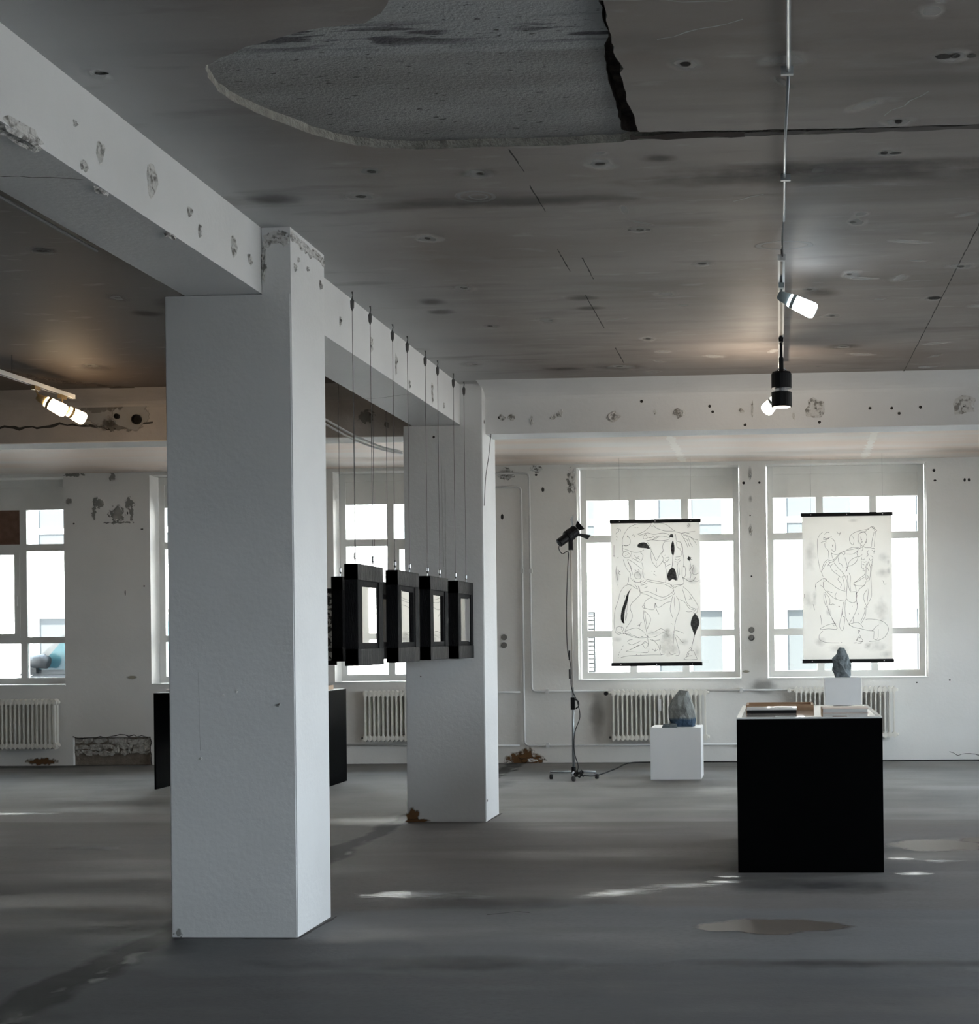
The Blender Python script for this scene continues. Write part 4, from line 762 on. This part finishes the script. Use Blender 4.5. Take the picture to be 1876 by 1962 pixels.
drawing(-1.950, -.906, 1.20, 2.845, 17.6, 'hanging drawing of two intertwined figures with dark charcoal shapes', ((200, 215), (1272, 1290), 165, 1825), D1, F1, G1)
D2 = [
 [(420, 340), (380, 380), (358, 440), (362, 560), (368, 660), (385, 740), (405, 800), (470, 690)], [(440, 370), (470, 345), (500, 350)], [(400, 465), (440, 450), (465, 460)], (.004, (425, 400), (470, 415), (530, 395)), (.004, (430, 415), (460, 435), (500, 410)), [(440, 400), (430, 430)],
 [(445, 470), (455, 520), (490, 560), (495, 620), (500, 660)], [(530, 415), (565, 450), (578, 510), (575, 560), (545, 565), (530, 540)], (.007, (542, 490), (545, 515)), [(525, 575), (535, 620), (550, 660)], [(530, 590), (580, 605), (640, 590)],
 [(490, 680), (560, 660), (610, 610), (650, 580), (740, 555), (860, 530)], [(500, 700), (560, 680), (630, 600)], [(480, 740), (510, 700), (540, 690), (560, 660)], [(410, 800), (440, 700), (490, 660)], [(405, 800), (430, 860)], [(490, 720), (520, 735), (545, 710)],
 [(690, 600), (790, 600), (850, 560)], [(700, 560), (780, 525), (870, 535)], [(650, 590), (680, 610), (690, 580), (660, 575), (650, 590)], [(850, 630), (780, 660), (740, 700), (730, 745)], [(850, 640), (830, 690), (780, 730), (730, 745)],
 [(515, 740), (540, 790), (590, 830), (640, 870)], [(560, 700), (610, 760), (660, 810), (700, 870), (720, 940), (715, 1040)], [(610, 640), (620, 700), (650, 720), (670, 760)], [(690, 640), (710, 700), (720, 760), (705, 810)], [(700, 760), (730, 750)], [(700, 800), (720, 790)], [(580, 790), (600, 800)],
 [(620, 850), (640, 870), (690, 850)], [(620, 870), (610, 900), (650, 950), (640, 990)], [(660, 870), (680, 920), (690, 1020)], [(740, 820), (760, 870), (755, 960), (765, 1040)], [(720, 850), (730, 930), (750, 1030)],
 # right figure
 [(850, 380), (850, 440), (880, 490), (905, 510), (940, 470), (955, 400), (930, 355), (880, 355), (850, 380)], [(885, 425), (895, 440)], [(880, 400), (890, 460), (905, 455)], [(880, 475), (900, 470)], [(845, 440), (850, 480)], [(950, 430), (945, 475)], [(870, 345), (900, 350), (940, 350)],
 [(755, 385), (800, 355), (870, 330), (960, 315), (1005, 285)], [(760, 385), (745, 410), (750, 460), (785, 495), (800, 450), (790, 410), (770, 395)], [(860, 345), (930, 340), (980, 310)], (.004, (1010, 290), (1040, 310), (1070, 330), (1055, 345), (1040, 320)), [(1005, 285), (1030, 290), (1045, 300), (1020, 315)],
 [(1055, 345), (1050, 420), (1045, 520)], [(1040, 350), (1020, 430), (1010, 520)], [(880, 500), (880, 530), (850, 545)], [(910, 510), (940, 530), (1010, 530)], [(1010, 540), (1045, 540), (1050, 580), (1015, 560)], [(1045, 560), (1040, 600)], [(885, 520), (910, 540), (890, 570)],
 [(850, 545), (835, 600), (860, 635), (900, 610)], [(890, 640), (900, 670), (930, 660)], [(955, 580), (970, 610), (955, 640)], [(1000, 620), (1030, 650), (1000, 680), (980, 650)], [(960, 600), (955, 640)], [(960, 700), (935, 780), (930, 840), (880, 880), (810, 940)], [(890, 680), (895, 760), (920, 770)],
 [(975, 690), (950, 780), (945, 880), (965, 920)], [(980, 700), (1000, 780), (990, 900), (965, 920)], [(1020, 680), (1015, 760), (1005, 850), (1015, 1040), (1010, 1110), (960, 1210)], [(960, 760), (980, 800)], [(955, 850), (975, 870), (960, 900)], [(1000, 720), (1020, 740)],
 [(800, 940), (830, 970), (920, 970), (950, 920)], [(800, 930), (850, 920), (930, 870)], [(930, 970), (870, 1010), (830, 1070)], [(965, 1010), (920, 1090), (940, 1180), (960, 1210)], [(980, 1010), (970, 1100), (960, 1210)], (.005, (945, 1215), (975, 1222)), [(945, 1240), (955, 1225)],
 # legs
 [(435, 880), (370, 920), (340, 950), (345, 1030)], (.004, (335, 970), (345, 1000)), [(435, 880), (440, 910), (465, 910), (470, 890), (440, 880)], [(440, 880), (520, 940), (620, 1010), (700, 1035)], [(430, 920), (440, 1000), (490, 1050), (560, 1110), (640, 1140), (700, 1150)], [(400, 960), (440, 990)],
 [(590, 1050), (575, 1090), (590, 1120)], [(715, 1040), (710, 1120), (700, 1155)], [(760, 1045), (830, 1045), (835, 1100), (830, 1150), (790, 1170), (740, 1150), (715, 1120)], [(790, 950), (820, 980), (835, 1080)], [(440, 1040), (440, 1130), (465, 1200)], [(450, 1040), (500, 1100), (515, 1160), (500, 1195)],
 [(450, 1060), (480, 1200), (470, 1205)], [(480, 1030), (540, 1050)], (.004, (500, 1180), (530, 1190), (545, 1180), (570, 1190)), (.008, (618, 1210), (632, 1210)), [(485, 1200), (510, 1290), (560, 1380), (600, 1450)], [(680, 1160), (665, 1250), (655, 1320)], (.004, (665, 1240), (660, 1310)),
 [(700, 1160), (695, 1250), (710, 1340), (745, 1420)], [(840, 1170), (840, 1240), (800, 1330), (745, 1420)], [(840, 1080), (835, 1140), (850, 1200)], [(930, 1230), (935, 1280), (890, 1390)], [(950, 1240), (940, 1330), (895, 1410)], [(860, 1290), (855, 1310)], [(780, 1200), (785, 1215)], [(745, 1290), (755, 1305)],
 [(655, 1320), (640, 1380), (630, 1440), (660, 1490), (680, 1470), (690, 1400), (695, 1340), (665, 1320)], [(670, 1325), (690, 1335)], [(540, 1350), (560, 1390), (600, 1450), (590, 1475), (500, 1470), (400, 1475), (450, 1440), (540, 1410), (590, 1410)], [(550, 1415), (570, 1440), (580, 1415)], [(400, 1310), (410, 1370), (415, 1420)],
 [(745, 1420), (830, 1400), (880, 1415), (920, 1465)], [(745, 1420), (790, 1450), (900, 1475), (1020, 1498), (1060, 1460), (1105, 1430)], (.004, (745, 1425), (790, 1448)), [(1020, 1498), (1050, 1510), (1045, 1590), (1095, 1590), (1100, 1480)], [(800, 1340), (800, 1400)],
 [(950, 1375), (960, 1362), (1050, 1365), (1150, 1390), (1210, 1440), (1220, 1500), (1180, 1570), (1100, 1610), (990, 1625)], [(430, 1495), (390, 1540), (390, 1590), (440, 1620), (520, 1632), (625, 1635)], (.006, (655, 1630), (662, 1630)),
 (.006, (855, 1500), (875, 1495), (860, 1530)), [(860, 1560), (840, 1610), (870, 1570), (915, 1610), (880, 1640)], [(830, 1600), (870, 1620), (915, 1625)], (.005, (812, 1638), (840, 1635)), (.004, (850, 1640), (900, 1642)), [(590, 335), (610, 360), (640, 350), (620, 380)], [(870, 1540), (885, 1560), (870, 1590)],
 [(330, 1250), (310, 1180)], [(1150, 915), (1170, 960), (1190, 950)], (.004, (205, 1060), (208, 1110)), [(920, 770), (910, 800), (940, 790)], [(975, 560), (955, 590)], [(905, 690), (930, 700), (950, 690)], [(900, 720), (925, 730)],
]
G2 = [(1215, 700, 28, 60), (1220, 800, 30, 60), (1150, 820, 110, 80), (400, 1620, 90, 70), (1080, 1680, 170, 80), (1200, 1770, 90, 60), (980, 1670, 60, 50), (270, 600, 90, 260), (250, 1130, 70, 140), (330, 1100, 40, 120), (600, 1700, 180, 60), (1130, 1250, 100, 200), (1160, 640, 80, 90), (800, 210, 90, 30), (500, 1280, 60, 60)]
d2 = drawing(.279, 1.312, 1.215, 2.888, 17.6, 'hanging drawing of two thin line figures above an oval, behind the tall plinth', ((168, 198), (1248, 1282), 150, 1835), D2, None, G2)

# ------------------------------------------------------------------ white plinths and rocks
def plinth(x0, x1, y0, y1, h, label):
    t = thing('plinth', ((x0+x1)/2, (y0+y1)/2, 0), label, 'plinth', 'white plinths'); w = (x1-x0)/2; d = (y1-y0)/2
    obj('plinth_body', B(-w, w, -d, d, 0, h), m_ped, t, bevel=.002); return t
plinth(-1.367, -.832, 15.90, 16.40, .548, 'low white plinth carrying the grey rock with a blue foot')
plinth(.462, .832, 15.50, 15.87, 1.067, 'tall white plinth carrying the dark slate rock, behind the black case')
def rock(name, pts, loc_, label, m, seed=0, amp=.008):
    bm = bmesh.new()
    for p in pts: bm.verts.new(p)
    bmesh.ops.convex_hull(bm, input=bm.verts)
    bmesh.ops.delete(bm, geom=[v for v in bm.verts if not v.link_faces], context='VERTS')
    bmesh.ops.triangulate(bm, faces=bm.faces)
    bmesh.ops.subdivide_edges(bm, edges=bm.edges, cuts=3, use_grid_fill=True); bmesh.ops.triangulate(bm, faces=bm.faces)
    for v in bm.verts:
        if v.co.z > .012:
            n = noise.noise_vector(v.co*14+Vector((seed, 0, 0))); v.co += n*amp; n = noise.noise_vector(v.co*40+Vector((seed, 3, 0))); v.co += n*amp*.5
            v.co.z = max(v.co.z, .0)
        else: v.co.z = max(0, v.co.z)
    o = obj(name, bm, m); o.location = loc_; tag(o, label, 'rock', 'rocks on plinths'); return o
rock('rock', [(-.10, -.09, 0.0), (.11, -.10, 0), (.13, .05, 0), (-.06, .09, 0), (-.15, -.06, .09), (-.145, -.07, .22), (-.12, -.06, .28), (.145, -.03, .07), (.135, -.05, .13), (.085, -.07, .25), (.055, -.06, .38), (-.035, -.05, .385), (-.06, -.06, .34), (.06, .03, .375), (.12, .05, .2), (-.08, .07, .28), (-.02, -.12, .10), (.05, -.12, .16), (.02, -.10, .30)],
     (-1.035, 16.12, .548), 'upright grey rock with blue foot on the low plinth', m_rock1, 3)
ss = rock('flat_stone', [(-.08, -.05, 0), (.08, -.05, 0), (.08, .05, 0), (-.08, .05, 0), (-.06, -.04, .04), (.07, -.045, .035), (.07, .03, .04), (-.07, .04, .035)], (-1.165, 15.955, .548), 'small dark flat stone beside the rock on the low plinth', m_rock2, 5, .003)
rock('rock', [(-.07, -.06, 0), (.08, -.06, 0), (.09, .05, 0), (-.06, .06, 0), (-.098, -.04, .10), (-.095, -.05, .2), (-.02, -.03, .31), (.03, -.02, .305), (.055, -.03, .2), (.1, -.02, .14), (.095, .03, .1), (.06, .03, .24), (-.07, .05, .2), (.0, -.08, .12)],
     (.640, 15.66, 1.067), 'dark slate rock standing on the tall plinth', m_rock2, 9, .016)

# ------------------------------------------------------------------ black display case and what lies on it
t = thing('display_case', (.185, 10.45, 0), 'tall black display case with pale glossy top, right foreground', 'display case')
hx, hy, hz = .46, .84, .975
obj('front_panel', B(-hx, hx, -hy, -hy+.018, 0, hz), m_black, t); obj('back_panel', B(-hx, hx, hy-.018, hy, 0, hz), m_black, t)
obj('side_panel', B(-hx, -hx+.018, -hy+.018, hy-.018, 0, hz), m_black, t); obj('side_panel', B(hx-.018, hx, -hy+.018, hy-.018, 0, hz), m_black, t)
bm = bmesh.new()
for q in ((-hx, hx, -hy, -hy+.012), (-hx, hx, hy-.012, hy), (-hx, -hx+.03, -hy+.012, hy-.012), (hx-.03, hx, -hy+.012, hy-.012)): box(bm, *q, hz, hz+.010)
obj('white_rim', bm, m_rim, t)
obj('glossy_top', B(-hx+.03, hx-.03, -hy+.012, hy-.012, hz, hz+.008), m_top, t)
ZT = hz+.0085
def tray(x, y, w, d, h, label, m, inside, name='wooden_tray', cat='tray', rz=0, wall=.014):
    t = thing(name, (x, y, ZT), label, cat, rz=rz)
    obj('tray_base', B(-w/2, w/2, -d/2, d/2, 0, .008), inside, t)
    for q in ((-w/2, w/2, -d/2, -d/2+wall), (-w/2, w/2, d/2-wall, d/2), (-w/2, -w/2+wall, -d/2+wall, d/2-wall), (w/2-wall, w/2, -d/2+wall, d/2-wall)):
        obj('tray_side', B(*q, .008, h), m, t)
    return t
tray(.0, 10.72, .47, .42, .040, 'open wooden tray at the back left of the black case', m_wood, m_wood)
t = thing('box_frame', (-.055, 10.25, ZT), 'flat black box with glossy white cover, front left on the case', 'box')
obj('box_base', B(-.165, .165, -.11, .11, 0, .022), m_blackm, t); obj('glossy_cover', B(-.168, .168, -.113, .113, .022, .036), m_glosswhite, t); obj('cover_label', B(.01, .14, -.09, .06, .0362, .037), m_page, t)
t = thing('book', (.435, 10.27, ZT), 'closed pale pink book at the right of the black case', 'book')
obj('page_block', B(-.148, .146, -.155, .15, .004, .026), m_page, t); obj('cover', B(-.152, .152, -.158, .156, 0, .004), m_book, t); obj('cover', B(-.152, .152, -.158, .156, .026, .031), m_book, t); obj('spine', B(-.156, -.149, -.158, .156, 0, .031), m_wood, t)
for x0, x1, y, m, lb in ((.335, .425, 9.68, m_brown, 'small dark card near the front edge of the black case'), (-.03, .10, 9.72, m_page, 'white reflection near the front edge of the black case, as a flat card')):
    o = obj('card_and_glint', B(x0, x1, y-.03, y+.03, ZT, ZT+.003), m); tag(o, lb, 'card', 'cards on the black case')  # the white card stands in for a reflection on the glossy top

t = thing('display_table', (-5.52, 15.55, 0), 'long black open display table behind the near column', 'display table')
obj('side_panel', B(-.88, -.862, -.42, .42, 0, .965), m_black, t); obj('side_panel', B(.862, .88, -.42, .42, 0, .965), m_black, t); obj('back_panel', B(-.862, .862, .40, .42, .62, .965), m_black, t)
obj('table_top', B(-.88, .88, -.42, .42, .965, .985), m_black, t); obj('white_edge', B(-.87, .87, -.41, .41, .985, .989), m_rim, t)
t = thing('book', (-6.24, 15.5, .989), 'closed pale book at the left end of the black table', 'book')
obj('page_block', B(-.12, .12, -.15, .15, .003, .024), m_page, t); obj('cover', B(-.124, .124, -.154, .154, 0, .003), m_book, t); obj('cover', B(-.124, .124, -.154, .154, .024, .028), m_book, t)
ZT = .989
tray(-4.80, 15.50, .20, .5, .045, 'wooden tray at the right end of the black table', m_wood, m_wood, rz=.05)

# ------------------------------------------------------------------ suspended charred frames
def reflect_tilt(fr): return {0: .012, 1: -.032, 2: -.012, 3: .045}.get(fr, 0)
def char_frame(Y0, Xc, idx, label, tilt):
    t = thing('hanging_mirror', (Xc, Y0+.29, 1.352), label, 'mirror', 'charred wooden box mirrors on wires')
    L, D, Hh, w = .58, .08, .61, .098
    y0, y1 = -L/2, L/2; x0, x1 = -D/2, D/2
    j = lambda: random.uniform(-.004, .004)
    obj('stile', B(x0, x1, y0, y0+w, 0+.004, Hh-.004), m_char, t, bevel=.0025); obj('stile', B(x0, x1, y1-w, y1, .004, Hh-.004), m_char, t, bevel=.0025)
    obj('rail', B(x0-.002, x1+.002, y0+.0, y1, Hh-.10, Hh+j()), m_charh, t, bevel=.0025); obj('rail', B(x0-.002, x1+.002, y0, y1, j(), .10), m_charh, t, bevel=.0025)
    bm = bmesh.new(); i0, i1 = y0+w, y1-w
    for q in ((i0, i0+.022, .10, Hh-.10), (i1-.022, i1, .10, Hh-.10), (i0+.022, i1-.022, .10, .135), (i0+.022, i1-.022, Hh-.135, Hh-.10)): box(bm, -.02, .032, q[0], q[1], q[2], q[3])
    obj('inner_frame', bm, m_char, t)
    g = obj('mirror_pane', B(-.0015, .0015, -(i1-i0)/2+.02, (i1-i0)/2-.02, -(Hh-.26)/2, (Hh-.26)/2), m_mirror, t); g.location = (.024, 0, Hh/2); g.rotation_euler = (0, 0, tilt)
    obj('back_board', B(-.034, -.026, i0, i1, .10, Hh-.10), m_char, t)
    for dy in (-.20, .20):
        e = obj('eye_bolt', T([(0, dy, Hh), (0, dy, Hh+.02), (0, dy, Hh+.035), (0, dy, Hh+.06), (0, dy, Hh+.068)], .004, 8, [.0025, .0025, .008, .008, .003]), m_chrome, t)
        top = 3.598-1.352
        obj('wire', T([(0, dy, Hh+.06), (0, dy, top-.06)], .0019, 5), m_wire, t)
        obj('ceiling_hook', T([(0, dy, top-.115), (0, dy, top-.095), (0, dy, top-.055), (0, dy, top-.04), (.004, dy, top-.02), (0, dy, top)], .004, 8, [.003, .011, .013, .004, .003, .006]), m_wire, t)
    return t
lbs = ['nearest charred box frame holding a mirror showing a bright window', 'second charred box frame holding a mirror showing pale paper', 'third charred box frame from the near column', 'farthest charred box frame, against the far column']
TILT = [-.022, .043, .027, -.049]
for i, y in enumerate((8.87, 9.82, 10.75, 11.70)): char_frame(y, -2.54, i, lbs[i], TILT[i])
for y, lb in ((10.62, 'charred box frame in the rear row, left edge beside the near column'), (11.55, 'charred box frame in the rear row, seen in the gap between two front frames')): char_frame(y, -3.145, 9, lb, 0)
# framed print farther back
t = thing('framed_print', (-4.32, 13.6, 1.28), 'black framed print with white lettering marks peeking past the near column', 'print')
obj('print_sheet', B(-.27, .27, -.004, .004, .04, .66), mat('print_pattern', (.42, .42, .40), .6, col2=(.03, .03, .03), scale=26, lo=.49, hi=.52, detail=2), t)
bm = bmesh.new()
for q in ((-.29, -.27, 0, .70), (.27, .285, 0, .70), (-.27, .27, 0, .04), (-.27, .27, .66, .70)): box(bm, q[0], q[1], -.012, .012, q[2], q[3])
obj('print_frame', bm, m_blackm, t)
for k in (-.2, .2): obj('wire', T([(k, 0, .70), (k, 0, 2.318)], .0015, 5), m_wire, t)

# ------------------------------------------------------------------ rolling lamp stand
t = thing('studio_light_stand', (-2.20, 16.02, 0), 'tall black studio light on a rolling chrome stand, left of the window', 'light stand')
obj('lower_pole', T([(0, 0, .06), (0, 0, .98)], .014, 12), m_steel, t, smooth=True); obj('upper_pole', T([(0, 0, .97), (-.005, 0, 2.47)], .0105, 12), mat('white_pole', (.72, .68, .62), .3, .2), t, smooth=True)
obj('base_hub', T([(0, 0, .05), (0, 0, .13)], .024, 12), m_blackm, t)
for a, Lg in ((0, .235), (PI, .255), (-PI/2+.08, .25), (PI/2+.1, .25)):
    dx, dy = math.cos(a), math.sin(a)
    l = obj('leg', T([(0, 0, .078), (dx*Lg, dy*Lg, .078)], .011, 8), m_steel, t, smooth=True)
    c_ = obj('caster', T([(dx*Lg, dy*Lg, .07), (dx*Lg, dy*Lg, .05)], .012, 8), m_chrome, t)
    px, py = dx*Lg+.012, dy*Lg
    obj('caster_wheel', T([(px-.010, py-.006, .028), (px+.010, py+.006, .028)], .028, 16), m_rubber, c_); obj('caster_fork', B(px-.014, px-.011, py-.014, py+.014, .02, .066), m_chrome, c_)
cl = obj('height_clamp', B(-.022, .022, -.022, .022, .74, .87), m_blackm, t); obj('clamp_handle', T(smooth_line([(.02, 0, .85), (.055, 0, .83), (.06, 0, .78), (.03, 0, .75)]), .007, 8), m_blackm, cl)
obj('lamp_bracket', B(-.028, .022, -.02, .02, 2.44, 2.56), m_blackm, t); 
ax = Vector((.66, .50, .56)).normalized(); c0 = Vector((-.015, 0, 2.60))
hd = obj('lamp_head', T([c0-ax*.16, c0-ax*.155, c0-ax*.05, c0-ax*.045, c0+ax*.075, c0+ax*.09], .05, 18, [.034, .046, .048, .062, .064, .060]), m_blackm, t, smooth=False)
obj('lens', T([c0+ax*.085, c0+ax*.092], .054, 18), m_glosswhite, hd)
obj('cooling_ring', T([c0-ax*.03, c0-ax*.02], .068, 18), m_blackm, hd); obj('cooling_ring', T([c0+ax*.01, c0+ax*.02], .068, 18), m_blackm, hd)
e1 = ax.cross(Vector((0, 1, 0))).normalized(); e2 = ax.cross(e1).normalized(); f0 = c0+ax*.092
for k in range(4):
    a_ = k*PI/2; n_ = e1*math.cos(a_)+e2*math.sin(a_); u = ax.cross(n_); dirn = (ax*.62+n_*.78).normalized(); bm = bmesh.new(); p = f0+n_*.058
    L_ = .11 if k % 2 == 0 else .06
    q = [p-u*.03, p+u*.03, p+dirn*L_+u*.06, p+dirn*L_-u*.06]; nn = dirn.cross(u)*.0015
    a = [bm.verts.new(v+nn) for v in q]; b_ = [bm.verts.new(v-nn) for v in q]; bm.faces.new(a); bm.faces.new(b_[::-1]); [bm.faces.new((a[i], a[(i+1) % 4], b_[(i+1) % 4], b_[i])) for i in range(4)]
    obj('barn_door', bm, m_blackm, hd)
obj('power_cable', T(smooth_line([(-.11, 0, 2.54), (-.13, -.02, 2.46), (-.09, -.03, 2.40), (-.03, -.02, 2.42), (-.04, -.025, 2.2), (-.055, -.025, 1.8), (-.05, -.025, 1.4), (-.015, -.022, 1.2), (-.012, -.02, .98), (.05, -.02, .82), (.075, -.02, .66), (.02, -.02, .50), (.012, -.022, .3), (.05, -.02, .15), (.045, -.02, .09)]), .005, 6), m_rubber, t, smooth=True)
for z in (1.32, 1.12): obj('cable_tie', T([(-.03, -.02, z-.05), (-.03, -.02, z+.05)], .009, 6), m_rubber, t)
obj('cable_coil', T([Vector((.07+.035*math.cos(a*.9), -.03+.03*math.sin(a*.9), .03+.02*math.sin(a*2.3)+.02*(a/8))) for a in range(0, 22)], .008, 6), m_rubber, t)
t = thing('floor_cable', (-2.0, 16.2, 0), 'black cable running from the light stand along the foot of the wall', 'cable')
obj('cable', T(loc(t, smooth_line([(-2.12, 16.10, .03), (-2.0, 16.35, .008), (-1.88, 17.2, .008), (-1.80, 17.95, .008), (-1.5, 18.05, .008), (-.8, 18.06, .008), (.2, 18.04, .008), (1.0, 18.07, .008), (2.0, 18.06, .01), (3.2, 18.08, .008)])), .008, 6), m_rubber, t, smooth=True)

# ------------------------------------------------------------------ ceiling tracks and lamps
def point(parent, loc_, col, e, r=.03, name='lamp_light'):
    l = bpy.data.lights.new(name, 'POINT'); l.energy = e; l.color = col; l.shadow_soft_size = r
    o = bpy.data.objects.new(name, l); COL.objects.link(o); o.parent = parent; o.location = loc_
def track(x, y0, y1, z, label, m=m_pipe):
    t = thing('lamp_track', (x, y0, z), label, 'track', 'lamp tracks')
    L = y1-y0
    obj('track_rail', B(-.019, .019, 0, L, 0, .03), m, t)
    obj('track_slot', B(-.006, .006, .02, L-.02, -.001, .001), m_blackm, t); obj('end_cap', B(-.021, .021, -.008, 0, -.001, .031), m, t)
    k = .15
    while k < L: obj('ceiling_stay', T([(0, k, .03), (0, k, ZC-z-.002)], .003, 6), m_wire, t); k += 1.5
    return t
TZ = 3.50
track(.035, 8.08, 11.5, TZ, 'white lamp track on the ceiling in line with the conduit')
track(-5.53, 6.0, 11.6, 3.43, 'white lamp track in the left bay, top left of the photo')
def bulb_lamp(x, y, ztrack, c0, ax, L, r, label, glass, col, e, socket=m_lampwhite, grp='glowing spot lamps on tracks'):
    t = thing('spot_lamp', (x, y, ztrack), label, 'lamp', grp); c0 = Vector(c0); ax = Vector(ax).normalized()
    obj('track_adapter', B(-.016, .016, -.045, .045, -.03, -.001), socket, t)
    obj('stem', T([(0, 0, -.03), tuple(c0)], .006, 8), socket, t)
    obj('socket', T([c0-ax*.02, c0, c0+ax*.05], .03, 14, [.022, .030, .036]), socket, t, smooth=True)
    obj('socket_ring', T([c0+ax*.05, c0+ax*.065], r*.86, 14), glass, t); obj('collar', T([c0+ax*.065, c0+ax*.085], r*.98, 14), socket, t)
    b1 = c0+ax*.085; obj('bulb', T([b1, b1+ax*L*.85, b1+ax*L], r, 16, [r*.95, r*1.08, r*.9]), glass, t, smooth=False)
    point(t, b1+ax*(L+r+.03), col, e); return t
bulb_lamp(.035, 8.62, TZ, (.0, 0, -.07), (.72, -.05, -.36), .125, .043, 'cool white glowing spot lamp pointing right from the conduit track', m_cool, (.75, .9, 1), .5)
bulb_lamp(.035, 10.95, TZ, (-.01, 0, -.26), (-.45, .30, -.45), .08, .045, 'warm glowing spot lamp half hidden behind the black spotlight', m_warm2, (1, .84, .65), 9)
bulb_lamp(-5.53, 11.0, 3.43, (.03, 0, -.09), (.75, .2, -.42), .12, .046, 'left of the two warm glowing lamps in the left bay', m_warm, (1, .60, .30), .8, m_gold)
bulb_lamp(-5.53, 11.42, 3.43, (.0, 0, -.10), (.55, .6, -.35), .10, .046, 'right of the two warm glowing lamps in the left bay', m_warm, (1, .60, .30), .8, m_gold)
t = thing('black_spotlight', (.035, 10.2, TZ), 'black cylinder spotlight hanging straight down from the track', 'lamp', 'glowing spot lamps on tracks')
obj('track_adapter', B(-.016, .016, -.05, .05, -.03, -.001), m_blackm, t); obj('stem', T([(0, 0, -.03), (0, 0, -.12), (0, 0, -.13), (0, 0, -.24)], .012, 10, [.009, .009, .015, .015]), m_blackm, t)
obj('yoke', T(smooth_line([(-.035, 0, -.24), (-.03, 0, -.21), (0, 0, -.20), (.03, 0, -.21), (.035, 0, -.24)]), .005, 6), m_chrome, t)
obj('upper_body', T([(0, 0, -.225), (0, 0, -.24), (0, 0, -.335)], .07, 22, [.06, .068, .068]), m_blackm, t, smooth=False); obj('neck', T([(0, 0, -.33), (0, 0, -.37)], .045, 16), m_chrome, t)
lb_ = obj('lower_body', T([(0, 0, -.362), (0, 0, -.46)], .069, 22), m_blackm, t); obj('lens', T([(0, 0, -.458), (0, 0, -.462)], .058, 20), mat('lit_lens', (1, .9, .75), .3, emit=(1, .85, .65), es=3), lb_)
